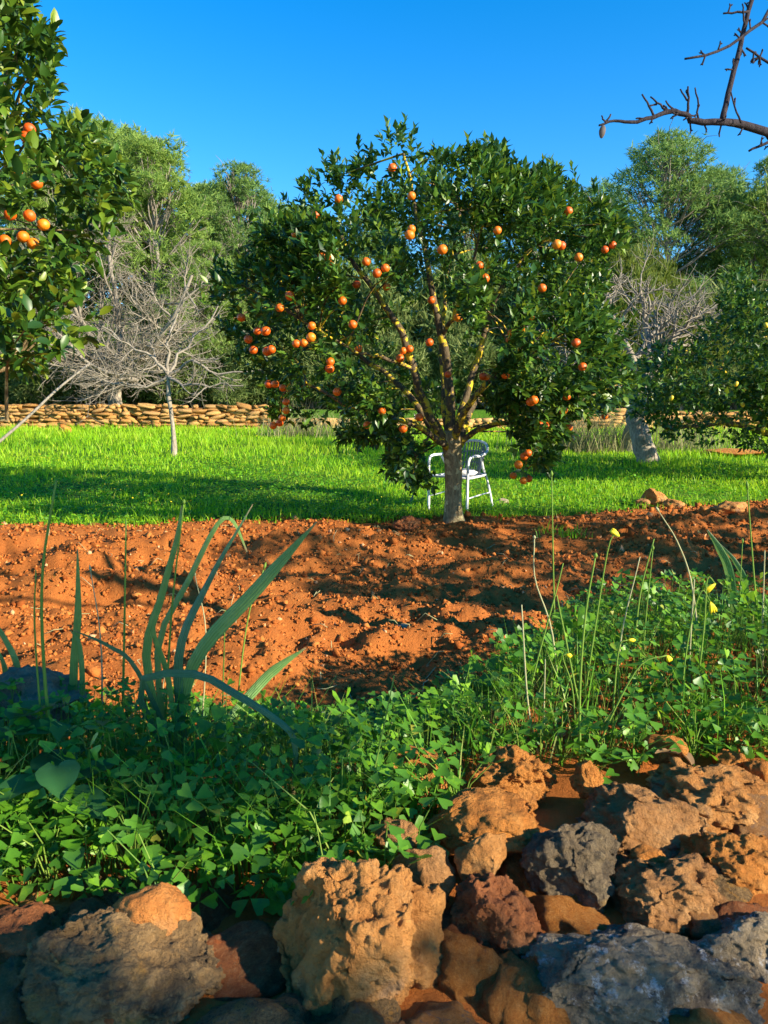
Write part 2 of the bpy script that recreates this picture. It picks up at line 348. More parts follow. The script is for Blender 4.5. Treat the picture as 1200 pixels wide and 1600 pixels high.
# ------------------------------------------------------------------ ground
def grid(xs, ys, zf):
    X, Y = np.meshgrid(xs, ys); Z = zf(X, Y)
    return X, Y, Z
def grid_faces(r, c):
    i = np.arange(r - 1)[:, None] * c; j = np.arange(c - 1)[None]
    return np.stack([i + j, i + j + 1, i + c + j + 1, i + c + j], -1).reshape(-1, 4)
ys = np.concatenate([np.array([-60, -30, -15, -8, -4, -2]), np.arange(-1, 9, 0.12), np.arange(9, 25.5, 0.22), [25.55, 25.6, 25.64, 25.68], np.arange(25.9, 40, 0.6), np.array([42, 46, 52, 60, 75, 100, 150, 250, 500, 1200])])
xs = np.concatenate([-np.array([1200, 500, 250, 120, 70, 45, 30]), np.arange(-22, 22.01, 0.3), np.array([30, 45, 70, 120, 250, 500, 1200])])
def ground_z(X, Y):
    z = g(X, Y) + 0.03 * n2(X, Y, 0.8, 3) * sm(8, 10, Y)
    inside = (Y < soil_edge(X) + 0.15) & (Y > 0.0) & (np.abs(X) < 1.4 + 0.72 * Y)
    return z - 0.14 * inside
X, Y, Z = grid(xs, ys, ground_z)
tag(MB().add(np.stack([X, Y, Z], -1), grid_faces(len(ys), len(xs))).build('ground', M['ground'], smooth=True), kind='structure')

def soil_h(x, y):
    k = sm(1.6, 3.2, y)
    wob = 0.25 * n2(x, y, 0.7, 21)
    fur = np.sin((y + 0.12 * x + wob) * 2 * math.pi / 0.62)
    big = n2(x * 0.75, y * 1.2, 1.7, 22, 3)
    k = k * (1 - 0.75 * sm(-1.6, -0.1, y - soil_edge(x)))
    med = n2(x, y, 6.5, 23, 3); fine = n2(x, y, 22, 24, 2)
    return k * (0.055 * fur * (0.6 + 0.6 * n2(x, y, 0.9, 27)) + 0.115 * big + 0.05 * np.abs(n2(x, y, 3.1, 26, 2))) + (0.25 + 0.75 * k) * (0.036 * med + 0.05 * (0.35 - np.abs(n2(x, y * 1.3, 4.3, 28, 3))) + 0.013 * fine)
rows = np.exp(np.linspace(math.log(0.28), math.log(11.0), 300)); cols = np.linspace(-1, 1, 400)
Yg = np.repeat(rows[:, None], len(cols), 1); Xg = cols[None] * (1.5 + 0.72 * Yg)
lim = soil_edge(Xg) + 0.12
Yc = np.minimum(Yg, lim + (Yg - lim) * 0.02)
Zg = g(Xg, Yc) + soil_h(Xg, Yc) - 0.10 * sm(0.0, 0.1, Yc - soil_edge(Xg) - 0.02)
tag(MB().add(np.stack([Xg, Yc, Zg], -1), grid_faces(len(rows), len(cols))).build('tilled_soil', M['soil'], smooth=True), kind='structure')

tr_x = np.linspace(-30, 30, 80); tr_y = np.linspace(-7, 0.45, 40)  # unseen sandy sheet behind the camera, added to bounce warm light onto the rocks
X, Y, Z = grid(tr_x, tr_y, lambda X, Y: base_g(X, Y) * (Y < 0.1) + 0.012 + .012 * n2(X, Y, 1.2, 61))
Z = np.where(Y > 0.1, Z - .25 * (Y - .1), Z)
tag(MB().add(np.stack([X, Y, Z], -1), grid_faces(40, 80)).build('bounce_sheet', M['bounce_sand'], smooth=True), kind='structure')
# crumbs and clods of soil
OCT_V = np.array([(1, 0, 0), (0, 1, 0), (-1, 0, 0), (0, -1, 0), (0, 0, 1), (0, 0, -1.)])
OCT_F = np.array([(0, 1, 4), (1, 2, 4), (2, 3, 4), (3, 0, 4), (1, 0, 5), (2, 1, 5), (3, 2, 5), (0, 3, 5)])
def clods(n, ylo, yhi, rng):
    y = np.exp(rng.uniform(math.log(ylo), math.log(yhi), n)); x = rng.uniform(-1, 1, n) * (0.8 + 0.62 * y)
    ok = y < soil_edge(x) + rng.normal(0, 0.10, n); x, y = x[ok], y[ok]; n = len(x)
    s = (0.0026 * y ** 0.80) * np.exp(rng.normal(0, 0.42, n))
    big = rng.random(n) < 0.012; s[big] *= 2.2; s = np.minimum(s, 0.05)
    z = g(x, y) + soil_h(x, y) + s * 0.12
    return np.stack([x, y, z], 1), s
mb = MB()
P, s = clods(58000, 1.7, 9.9, RNG)
for k in range(6):
    q = np.arange(len(P)) % 6 == k
    tv = OCT_V * (1 + 0.30 * RNG.normal(size=(6, 1)))
    mb.inst(tv, OCT_F, P[q], rand_rot(q.sum()), s[q][:, None] * RNG.uniform(0.7, 1.35, (q.sum(), 3)))
tag(mb.build('soil_clods', M['clod']), 'loose crumbs and clods of red earth over the tilled strip', 'soil', kind='stuff')

# ------------------------------------------------------------------ grass
def blades(mb, P, h, w, lean, rng):
    n = len(P); a = rng.uniform(0, 2 * math.pi, n); d = np.stack([np.cos(a), np.sin(a), np.zeros(n)], 1)
    side = np.stack([-np.sin(a), np.cos(a), np.zeros(n)], 1) * w[:, None]
    b = rng.uniform(0, 2 * math.pi, n); ld = np.stack([np.cos(b), np.sin(b), np.zeros(n)], 1) * (lean * h)[:, None]
    up = np.array([0, 0, 1.0])
    m = P + up * (h * 0.55)[:, None] + ld * 0.35; t = P + up * (h * 0.95)[:, None] + ld
    V = np.stack([P - side, P + side, m + side * 0.8, m - side * 0.8, t], 1)
    i = np.arange(n)[:, None] * 5
    b0 = mb.n
    mb.V.append(V.reshape(-1, 3)); mb.n += n * 5
    mb.F.setdefault(4, []).append(i + np.array([[0, 1, 2, 3]]) + b0)
    mb.F.setdefault(3, []).append(i + np.array([[3, 2, 4]]) + b0)
def meadow_pts(n, ylo, yhi, rng, p=1.0):
    y = ylo + (yhi - ylo) * rng.random(n) ** p; x = rng.uniform(-1, 1, n) * (1.2 + 0.62 * y)
    ok = y > soil_edge(x) + rng.normal(0, 0.14, n) + .25 * n2(x, y, 1.6, 35); x, y = x[ok], y[ok]
    return np.stack([x, y, g(x, y)], 1)
rng = np.random.default_rng(11)
mb = MB()
P = meadow_pts(96000, 7.2, 25.1, rng, 1.15); n = len(P)
hh = (0.06 + 0.06 * sm(11, 20, P[:, 1])) * np.exp(rng.normal(0, 0.35, n)) * (1 + 0.75 * n2(P[:, 0], P[:, 1], 0.9, 31))
blades(mb, P, np.maximum(hh, 0.02), 0.0016 + 0.00034 * P[:, 1], rng.uniform(0.1, 0.7, n), rng)
tag(mb.build('grass', M['grass']), 'bright green grass covering the meadow before the stone wall', 'grass', kind='stuff')
# leafy weeds in the near half of the meadow
mb = MB()
P = meadow_pts(60000, 7.2, 15.5, rng, 1.4); n = len(P)
P[:, 2] += rng.uniform(0.02, 0.13, n) * (0.6 + 0.5 * n2(P[:, 0], P[:, 1], 1.3, 33)).clip(0.2, 1.3)
LV = np.array([(0, 0, 0), (-0.35, 0.5, 0.08), (0.35, 0.5, 0.08), (0, 1, -0.05)]); LF = np.array([(0, 2, 3), (0, 3, 1)])
a = rng.uniform(0, 2 * math.pi, n); ax = np.stack([np.cos(a), np.sin(a), rng.uniform(-0.2, 0.5, n)], 1)
mb.inst(LV, LF, P, frames(ax, np.array([0, 0, 1.0]) + 0.4 * rng.normal(size=(n, 3))), 0.033 * np.exp(rng.normal(0, 0.3, n)) * (P[:, 1] / 9) ** 0.5)
tag(mb.build('meadow_weeds', M['weed']), 'low leafy green weeds between the tilled soil and the grass', 'weeds', kind='stuff')
mb = MB(); P = meadow_pts(9000, 8.5, 22, rng, 1.0); P = P[n2(P[:, 0], P[:, 1], .45, 36) > .28]; n = len(P); P[:, 2] += rng.uniform(.08, .17, n)
a = rng.uniform(0, 6.28, n); mb.inst(LV, LF, P, frames(np.stack([np.cos(a), np.sin(a), 0 * a], 1), np.array([0, 0, 1.0]) + .5 * rng.normal(size=(n, 3))), .022 * np.exp(rng.normal(0, .25, n)))
tag(mb.build('meadow_flowers', M['petal']), 'drifts of tiny yellow flowers in the meadow grass', 'flowers', kind='stuff')
# tall dry grass tufts before the wall
def tuft(px, py, n, h, spread, label, mat='drygrass', group=None, name='grass_tuft', w=0.006, cat='grass'):
    c = hit(px, py); r = np.random.default_rng(int(px * 3 + py)); root = c
    P = np.stack([r.normal(0, spread, n), r.normal(0, spread * 0.5, n), np.zeros(n)], 1) + c
    P[:, 2] = g(P[:, 0], P[:, 1]) - 0.01
    m = MB(); blades(m, P, h * np.exp(r.normal(0, 0.25, n)), np.full(n, w), r.uniform(0.2, 0.8, n), r)
    root[2] = g1(root[0], root[1])
    o = m.build(name, M[mat], off=root); o.location = tuple(root); return tag(o, label, cat, group)
for (px, py, n, h, sp, lab) in [(462, 682, 420, 0.75, 0.55, 'tall straw coloured grass tuft under the lowest hanging oranges'),
                               (560, 684, 420, 0.7, 0.7, 'grey green dry grass tuft behind the hollow of the orange tree crown'),
                               (868, 702, 500, 1.0, 0.45, 'dense grey reedy grass tuft in front of the rubble wall end'),
                               (935, 705, 420, 0.75, 0.5, 'pale dry grass tuft next to the twin fig trunk'),
                               (1060, 704, 420, 0.7, 0.7, 'sparse dry grass tuft between the fig trunk and lemon tree')]:
    tuft(px, py, n, h, sp, lab, group='tall dry grass tufts')
tuft(95, 925, 70, 0.10, 0.05, 'small green grass tuft sprouting alone from the red soil', 'grass', w=0.003)
tuft(880, 838, 60, 0.10, 0.10, 'tiny leafy weed tuft in the soil past the orange tree trunk', 'weed', w=0.006)

# ------------------------------------------------------------------ stone wall
def lump(n, seed, amp=0.13):
    r = np.random.default_rng(seed); V = []; F = []
    # rounded box: 3x3x3 surface grid
    import itertools
    idx = {}
    for p in itertools.product((-1, 0, 1), repeat=3):
        if p == (0, 0, 0): continue
        v = np.array(p, float); k = np.abs(v).sum()
        v *= {1: 1.0, 2: 0.99, 3: 0.95}[int(k)]
        idx[p] = len(V); V.append(v + r.normal(0, amp, 3))
    for ax in range(3):
        for sgn in (-1, 1):
            for i in (-1, 0):
                for j in (-1, 0):
                    q = []
                    for (a, b) in ((i, j), (i + 1, j), (i + 1, j + 1), (i, j + 1)):
                        p = [0, 0, 0]; p[ax] = sgn; p[(ax + 1) % 3] = a; p[(ax + 2) % 3] = b; q.append(idx[tuple(p)])
                    F.append(q if sgn > 0 else q[::-1])
    return np.array(V), np.array(F)
wall = thing('stone_wall', 'long low dry stone wall of ochre stones behind the meadow', 'wall', (-8, WALL_Y, g1(-8, WALL_Y)))
woff = np.array(wall.location)
lumps = [lump(3, 100 + k) for k in range(7)]
lmesh = [MB().add(v, f).mesh('stone') for v, f in lumps]
for me in lmesh: me.materials.append(M['wallstone'])
rest = MB(); r = np.random.default_rng(5)
count = 0
for row in range(7):
    x = -16.2 + r.uniform(0, 0.3)
    while x < 16.5:
        w = r.choice([.16, .22, .28, .36, .44, .54]) * r.uniform(.85, 1.15); h = 0.119 * r.uniform(0.75, 1.3)
        cx = x + w / 2; x += w * 0.985
        z0 = g1(cx, WALL_Y - 0.2)
        top = 0.80 + 0.05 * float(n2(np.array([cx]), np.array([0.]), 0.5, 9)[0])
        if cx > 5.0: top *= 0.80
        if -3.9 < cx < 5.0: top *= 0.45
        z = z0 - 0.02 + (row + 0.5) * 0.119 + r.normal(0, .012)
        if z + 0.03 > z0 + top: continue
        p = np.array([cx, WALL_Y - 0.09 + r.normal(0, 0.025) + 0.03 * row / 5, z]); k = r.integers(7)
        rot = (r.normal(0, 0.08), r.normal(0, 0.14), r.normal(0, 0.2))
        sc = (w * 0.53, 0.17, h * 0.53)
        vis = (-14.2 < cx < -3.9) or (5.4 < cx < 7.6) or (10 < cx < 14)
        if vis and count < 298:
            link('stone', lmesh[k], None, wall, p - woff, rot, sc); count += 1
        else:
            v, f = lumps[k]; rest.add(v * np.array(sc) + p, f)
tag(rest.build('stone_run', M['wallstone'], wall, off=woff), kind='stuff')
core = MB()
for (xa, xb, zt) in ((-17, -4.0, 1.17), (-3.99, 5.0, .80), (5.01, 17, 1.02)): core.box(np.array([(xa + xb) / 2, WALL_Y + 0.13, (zt + .5) / 2]), np.array([(xb - xa) / 2, 0.10, (zt - .5) / 2]))
core.build('earth_core', M['wallcore'], wall, off=woff)

# ------------------------------------------------------------------ foliage helpers
LEAF4 = (np.array([(0, 0, 0), (-0.23, 0.45, 0.07), (0, 0.45, 0), (0.23, 0.45, 0.07), (0, 1, -0.12)]),
         np.array([(0, 2, 1), (0, 3, 2), (1, 2, 4), (2, 3, 4)]))
LEAF8 = (np.array([(0, 0, 0), (-0.19, 0.25, 0.06), (0, 0.25, 0.0), (0.19, 0.25, 0.06), (-0.23, 0.55, 0.05), (0, 0.57, -0.02), (0.23, 0.55, 0.05), (-0.11, 0.83, -0.02), (0, 0.83, -0.07), (0.11, 0.83, -0.02), (0, 1, -0.15)]),
         np.array([(0, 2, 1), (0, 3, 2), (1, 2, 4), (2, 5, 4), (2, 3, 5), (3, 6, 5), (4, 5, 7), (5, 8, 7), (5, 6, 8), (6, 9, 8), (7, 8, 10), (8, 9, 10)]))
def twig_leaves(mb, P, T, tl, ll, K, rng, leaf=LEAF4, spread=0.95, droop=0.0):
    N = len(P); T = nrm(T); ref = nrm(rng.normal(size=(N, 3))); A = nrm(np.cross(T, ref)); B = np.cross(T, A)
    for k in range(K):
        f = (k + 0.7) / K; ph = k * 2.4 + rng.uniform(0, 6.28, N) * (k == 0) + rng.normal(0, 0.25, N)
        rad = A * np.cos(ph)[:, None] + B * np.sin(ph)[:, None]
        an = spread * (1.15 - 0.65 * f) + rng.normal(0, 0.15, N)
        ax = T * np.cos(an)[:, None] + rad * np.sin(an)[:, None]; ax[:, 2] -= droop
        up = T * 0.6 + np.array([0, 0, 0.7]) + 0.35 * rng.normal(size=(N, 3))
        mb.inst(leaf[0], leaf[1], P + T * (tl * f)[:, None] if isinstance(tl, np.ndarray) else P + T * tl * f, frames(ax, up), ll * np.exp(rng.normal(0, 0.18, N)))
def inpoly(p, poly):
    poly = np.asarray(poly, float); x, y = p[:, 0], p[:, 1]; c = np.zeros(len(p), bool); d = np.full(len(p), 1e9)
    for i in range(len(poly)):
        a = poly[i]; b = poly[(i + 1) % len(poly)]
        cond = (a[1] > y) != (b[1] > y)
        with np.errstate(divide='ignore', invalid='ignore'):
            c ^= cond & (x < (b[0] - a[0]) * (y - a[1]) / (b[1] - a[1] + 1e-12) + a[0])
        ab = b - a; t = np.clip(((p - a) @ ab) / (ab @ ab), 0, 1); d = np.minimum(d, np.linalg.norm(p - a - t[:, None] * ab, axis=1))
    return c, d
def at_v(p, Y):
    dx = (p[:, 0] - 600) / FPX; dy = (800 - p[:, 1]) / FPX
    d = np.stack([dx, CPT + dy * SPT, -SPT + dy * CPT], 1); return np.array([0, 0, CAM_Z]) + d * (Y / d[:, 1])[:, None]
def crown_pts(poly, Y0, dmax, R, n, rng, noise_sc=1.7, thr=-0.15, gap=None, shell=0.55):
    poly = np.asarray(poly, float); out = []; got = 0
    cc = poly.mean(0)
    while got < n:
        p = rng.uniform(poly.min(0), poly.max(0), (n * 2, 2)); ins, d = inpoly(p, poly); p, d = p[ins], d[ins]
        t = np.clip(d / dmax, 0, 1); h = R * np.sqrt(1 - (1 - t) ** 2)
        q = rng.uniform(-1, 1, len(p)); sh = rng.random(len(p)) < shell; q[sh] = np.sign(q[sh]) * (1 - 0.25 * rng.random(sh.sum()))
        keep = np.ones(len(p), bool)
        if gap is not None:
            gi, gd = inpoly(p, gap); keep &= ~(gi & (q < 0.45)); keep &= ~(gi & (rng.random(len(p)) < 0.72))
        # projected so that the outline holds at the crown's own depth
        W = at_v(p, Y0 + q * h)
        keep &= d > 16 * (fbm(np.concatenate([p / 38, q[:, None]], 1), 2, 78) + .25)
        nz = fbm(W * noise_sc, 3, 77); keep &= nz > thr + 0.12 * rng.normal(size=len(p))
        nd = np.stack([(p[:, 0] - cc[0]) / 300, q * 1.0, -(p[:, 1] - cc[1]) / 300], 1)
        out.append(np.concatenate([W[keep], nd[keep]], 1)); got += keep.sum()
    a = np.concatenate(out)[:n]; return a[:, :3], a[:, 3:]
def crown_front(poly, px, py, Y0, dmax, R):
    i, d = inpoly(np.array([[px, py]], float), poly); t = min(d[0] / dmax, 1) if i[0] else 0.02
    return Y0 - R * math.sqrt(1 - (1 - t) ** 2)
def uv_sphere(r, seg=14, ring=9, dim=0.04):
    V = []; F = []
    for i in range(ring + 1):
        t = math.pi * i / ring
        for j in range(seg):
            a = 2 * math.pi * j / seg; rr = r * (1 - dim * math.exp(-(t / 0.35) ** 2))
            V.append((rr * math.sin(t) * math.cos(a), rr * math.sin(t) * math.sin(a), rr * math.cos(t) * 0.95))
    for i in range(ring):
        for j in range(seg): F.append((i * seg + j, (i + 1) * seg + j, (i + 1) * seg + (j + 1) % seg, i * seg + (j + 1) % seg))
    return np.array(V), np.array(F)
orange_me = MB().add(*uv_sphere(0.0395)).mesh('orange', smooth=True); orange_me.materials.append(M['orange'])
lv, lf = uv_sphere(0.035); lemon_me = MB().add(lv * np.array([0.85, 0.85, 1.25]), lf).mesh('lemon', smooth=True); lemon_me.materials.append(M['lemon'])

def limb(mb, pts, r0, r1, n=14, sides=8, wob=0.0, rng=RNG):
    p = spline(pts, n)
    if wob: p[1:-1] += rng.normal(0, wob, (n - 2, 3))
    mb.tube(p, np.linspace(r0, r1, n) , sides); return p
def connect(mb, targets, skel, rng, r0=0.014, r1=0.004):
    for t in targets:
        d = np.linalg.norm(skel - t, axis=1) + 0.6 * np.maximum(skel[:, 2] - t[2], 0); s = skel[np.argmin(d)]
        L = np.linalg.norm(t - s)
        if L < 0.08: continue
        m = (s + t) / 2 + rng.normal(0, 0.07 * L, 3) + np.array([0, 0, 0.08 * L])
        mb.tube(spline([s, m, t], 6), np.linspace(r0 * (0.5 + 0.4 * L), r1, 6), 5, cap=False)

# ------------------------------------------------------------------ the orange tree in the middle
def px_pts(lst): return [at(*q) for q in lst]
MAIN = [(625, 203), (648, 232), (690, 250), (735, 236), (775, 226), (800, 268), (835, 275), (866, 262), (885, 290), (905, 272), (925, 310), (962, 330), (978, 385), (945, 412), (958, 440), (935, 470), (985, 505), (980, 545), (1003, 600), (960, 645), (900, 668), (868, 690), (862, 740), (820, 752), (790, 735), (800, 690), (760, 662), (700, 672), (668, 700), (682, 755), (640, 772), (604, 735), (612, 690), (540, 690), (510, 668), (440, 662), (420, 650), (432, 608), (372, 590), (360, 550), (318, 470), (335, 420), (402, 400), (375, 345), (430, 328), (486, 290), (510, 262), (560, 240), (582, 220)]
GAP = [(548, 430), (590, 428), (640, 470), (668, 430), (705, 470), (745, 520), (775, 440), (815, 450), (790, 540), (765, 600), (755, 690), (650, 700), (600, 610), (540, 560), (590, 520)]
Y0 = 7.9
base = at(708, 816, Y0); base[2] = g1(base[0], base[1])
tree = thing('orange_tree', 'large orange tree full of fruit with forked lichen covered limbs and bare trunk', 'tree', base, 'orange trees')
mbt = MB()
tp = spline(px_pts([(709, 820, Y0), (708, 790, Y0), (708, 740, Y0), (706, 700, Y0 - .01), (704, 672, Y0 - .02)]), 16); tp[0, 2] = -0.08
mbt.tube(tp, np.array([.165, .14, .125, .118, .114, .112, .111, .110, .110, .112, .115, .12, .125, .13, .12, .07]) * .83, 14)
tv = np.concatenate(mbt.V); ang = fbm(tv * np.array([9, 9, 3.0]), 3, 4)
cen = np.array([tp[np.argmin(np.abs(tp[:, 2] - v[2]))] for v in tv]); cen[:, 2] = tv[:, 2]
mbt.V = [tv + (tv - cen) * (0.16 * ang)[:, None]]
mbt.build('trunk', M['trunk'], tree, off=base, smooth=True)
mbl = MB(); skel = []
for pts, r0, r1 in [
    ([(700, 700, 7.88), (668, 640, 7.7), (645, 575, 7.55), (612, 490, 7.5), (560, 425, 7.5), (520, 340, 7.5)], .075, .018),
    ([(703, 695, 7.9), (703, 610, 7.85), (690, 525, 7.8), (672, 440, 7.85), (655, 350, 7.9), (630, 240, 7.9)], .08, .015),
    ([(706, 690, 7.85), (730, 640, 7.6), (765, 595, 7.4), (815, 560, 7.3), (880, 520, 7.3)], .06, .015),
    ([(705, 690, 7.95), (735, 600, 8.1), (758, 520, 8.2), (780, 455, 8.2), (830, 390, 8.2), (880, 310, 8.2)], .06, .014),
    ([(700, 700, 7.85), (668, 676, 7.6), (620, 655, 7.3), (560, 640, 7.1), (480, 600, 7.2)], .055, .014),
    ([(710, 700, 7.9), (755, 668, 7.8), (820, 655, 7.6), (900, 630, 7.6)], .05, .014),
    ([(690, 690, 7.95), (640, 620, 8.4), (570, 560, 8.8), (480, 500, 9.0), (400, 470, 9.0)], .06, .014),
    ([(715, 690, 8.0), (760, 600, 8.6), (850, 520, 9.1), (920, 450, 9.2)], .06, .014),
    ([(645, 575, 7.55), (600, 560, 7.3), (550, 545, 7.1), (470, 500, 7.0)], .03, .01),
    ([(690, 525, 7.8), (720, 470, 7.5), (740, 400, 7.3), (760, 330, 7.3)], .035, .01),
    ([(703, 690, 7.95), (690, 560, 8.6), (700, 430, 9.0), (720, 330, 9.1)], .06, .012),
    ([(672, 676, 7.6), (655, 705, 7.5), (645, 740, 7.45)], .018, .006), ([(820, 655, 7.6), (828, 690, 7.5), (822, 735, 7.45)], .016, .006)]:
    skel.append(limb(mbl, px_pts(pts), r0 * .72, r1 * .9, 18, 9, 0.008))
skel_m = np.concatenate(skel)
rng = np.random.default_rng(21)
P, D = crown_pts(MAIN, Y0, 170, 1.75, 4000, rng, 1.6, -0.05, GAP)
connect(mbl, P[rng.choice(len(P), 190, False)], skel_m, rng)
mbl.build('limbs', M['bark'], tree, off=base, smooth=True)
mb = MB(); T = nrm(nrm(D) * 0.9 + np.array([0, 0, 0.55]) + 0.45 * rng.normal(size=P.shape))
twig_leaves(mb, P - T * 0.06, T, 0.15, 0.090, 9, rng, LEAF4)
SHO = np.array([(625, 205), (612, 215), (640, 222), (690, 248), (735, 238), (772, 232), (778, 245), (866, 268), (905, 280), (840, 272), (800, 268), (925, 305), (960, 330), (975, 380), (560, 242), (510, 265), (486, 292), (432, 330), (380, 345), (402, 398), (335, 425), (320, 465), (990, 590), (985, 510), (940, 470)], float)
SP = at_v(SHO, np.full(len(SHO), Y0) + rng.uniform(-.5, .5, len(SHO)))
twig_leaves(mb, SP - np.array([0, 0, .10]), np.array([0, 0, 1.0]) + .25 * rng.normal(size=SP.shape), 0.24, 0.085, 11, rng, LEAF4, .7)
crown_o = mb.build('crown', M['citrus'], tree, off=base)
ORANGES = [(529, 311), (493, 336), (471, 369), (462, 366), (517, 407), (503, 402), (572, 409), (602, 419), (589, 427), (557, 444), (604, 448), (437, 481), (453, 462), (377, 496), (402, 517), (415, 517), (388, 530), (396, 547), (417, 549), (424, 546), (475, 536), (463, 537), (487, 509), (486, 527), (551, 507), (516, 565), (515, 576), (560, 545), (430, 600), (420, 600), (442, 606), (447, 628), (447, 641), (441, 653), (427, 665), (437, 661), (527, 612), (574, 664), (597, 642), (630, 670), (655, 652), (630, 548), (640, 545), (625, 560), (613, 262), (643, 358), (640, 367), (691, 390), (749, 415), (757, 435), (777, 360), (870, 382), (877, 384), (904, 402), (945, 390), (957, 383), (674, 469), (716, 496), (829, 494), (847, 450), (800, 520), (813, 513), (797, 532), (671, 535), (763, 590), (755, 588), (790, 585), (910, 573), (900, 536), (834, 625), (829, 628), (880, 641), (885, 619), (945, 650), (843, 664), (852, 665), (888, 668), (819, 713), (825, 708), (802, 743), (818, 751), (826, 748), (810, 726), (643, 306), (888, 330), (535, 470), (700, 585)]
for (px, py) in ORANGES:
    yy = crown_front(MAIN, px, py, Y0, 170, 1.75); gi, _ = inpoly(np.array([[px, py]], float), GAP)
    yy = max(yy, Y0 - 1.45) + 0.0
    if gi[0]: yy = Y0 - 0.5
    k = 1 + random.uniform(-0.1, 0.12)
    # photo pixel is kept at the fruit's own depth
    link('orange', orange_me, None, crown_o, at(px, py, yy) - base, (random.uniform(-.5, .5), random.uniform(-.5, .5), random.uniform(0, 6)), (k, k, k))

# ------------------------------------------------------------------ the near orange tree reaching in
LEFT = [(28, -120), (40, -20), (78, 22), (40, 42), (86, 60), (84, 110), (62, 128), (88, 150), (74, 185), (120, 190), (150, 215), (205, 232), (188, 262), (205, 300), (168, 330), (178, 372), (130, 400), (118, 450), (155, 492), (140, 548), (60, 588), (0, 578), (-150, 600), (-420, 520), (-560, 250), (-460, -60), (-250, -230), (-60, -220)]
YL = 4.1
lb = np.array([-3.3, 4.5, g1(-3.3, 4.5)])
lt = thing('orange_tree', 'orange tree with bright yellowish green leaves reaching in ahead of the bare fig', 'tree', lb, 'orange trees')
mbl = MB(); fork = lb + np.array([0, -.05, .95])
limb(mbl, [lb - np.array([0, 0, .1]), lb + np.array([.02, 0, .45]), fork], .12, .10, 8, 10)
sk = [limb(mbl, [fork, fork + np.array(d) * 0.5 + np.array([0, 0, .12]), fork + np.array(d)], .06, .014, 12, 7, 0.01) for d in
      [(.9, -.3, 1.2), (1.2, -.2, .5), (.5, -.5, 2.0), (-.5, -.3, 2.0), (-1.1, -.2, 1.2), (.2, .6, 1.6), (-.3, -.9, 1.2), (1.0, .3, 1.7), (1.3, -.5, .2)]]
rng = np.random.default_rng(22)
P, D = crown_pts(LEFT, YL, 230, 1.15, 3500, rng, 2.2, -0.22, None, 0.5)
connect(mbl, P[rng.choice(len(P), 150, False)], np.concatenate(sk), rng, 0.012, 0.003)
mbl.build('trunk', M['trunk'], lt, off=lb, smooth=True)
mb = MB(); T = nrm(nrm(D) * 0.8 + np.array([0, 0, 0.6]) + 0.5 * rng.normal(size=P.shape))
twig_leaves(mb, P - T * 0.05, T, 0.12, 0.074, 7, rng, LEAF8)
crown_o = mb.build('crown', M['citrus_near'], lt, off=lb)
for (px, py) in [(46, 202), (41, 214), (25, 268), (57, 286), (16, 335), (46, 337), (68, 351), (8, 376), (36, 370), (52, 381), (2, 152), (-40, 300), (-90, 220), (-70, 430)]:
    yy = crown_front(LEFT, px, py, YL, 230, 1.15) + 0.12
    link('orange', orange_me, None, crown_o, at(px, py, max(yy, 3.70)) - lb, (0.3, 0.2, px), (.74, .74, .72))

# ------------------------------------------------------------------ other evergreen fruit trees
def citrus_tree(name, label, poly, Yc, dmax, R, base, n, K, leaf, seed, mat, fruit=(), fme=None, group=None, fork_h=0.7, thr=-0.2):
    rng = np.random.default_rng(seed); root = thing(name, label, 'tree', base, group)
    m = MB(); fk = base + np.array([0, 0, fork_h])
    P, D = crown_pts(poly, Yc, dmax, R, n, rng, 1.5, thr, None, 0.5)
    limb(m, [base - np.array([0, 0, .1]), base + np.array([.03, 0, fork_h * .5]), fk], .13, .11, 8, 10)
    cs = P[rng.choice(len(P), 9, False)]
    sk = [limb(m, [fk, (fk + c) / 2 + np.array([0, 0, .15]), c], .065, .014, 12, 7, 0.01) for c in cs]
    connect(m, P[rng.choice(len(P), 100, False)], np.concatenate(sk), rng)
    m.build('trunk', M['bark'], root, off=base, smooth=True)
    mb = MB(); T = nrm(nrm(D) * 0.9 + np.array([0, 0, 0.5]) + 0.5 * rng.normal(size=P.shape))
    twig_leaves(mb, P - T * 0.06, T, 0.16, leaf, K, rng, LEAF4); cr_o = mb.build('crown', M[mat], root, off=base)
    for (px, py) in fruit:
        link('lemon' if fme is lemon_me else 'orange', fme, None, cr_o, at(px, py, crown_front(poly, px, py, Yc, dmax, R) - .05) - base, (.3, .4, px))
    return root
RIGHT = [(990, 590), (1012, 545), (1080, 520), (1120, 495), (1135, 430), (1165, 415), (1230, 395), (1330, 420), (1440, 520), (1430, 640), (1330, 712), (1190, 705), (1130, 690), (1062, 692), (1020, 675), (985, 650)]
rb = at(1215, 735, 12.2); rb[2] = g1(rb[0], rb[1])
citrus_tree('lemon_tree', 'dark lemon tree with a few yellow fruits beside the pale fig trunk', RIGHT, 12.2, 140, 1.7, rb, 2100, 8, 0.105, 31, 'citrus',
            [(1049, 622), (1197, 508), (1150, 600), (1160, 632), (1192, 672)], lemon_me)
def oval(c, Yc, rx, rz):          # crown outline as an oval of metres around a point at depth Yc
    k = FPX / Yc; return [(600 + (c[0] + rx * math.cos(a)) * k, 640 - (c[2] - CAM_Z + rz * math.sin(a)) * k) for a in np.linspace(0, 2 * math.pi, 22)[:-1]]
AU = nrm(np.array([-SUN[1], SUN[0], 0])); AV = np.cross(SUN, AU)      # across the light, and up across the light
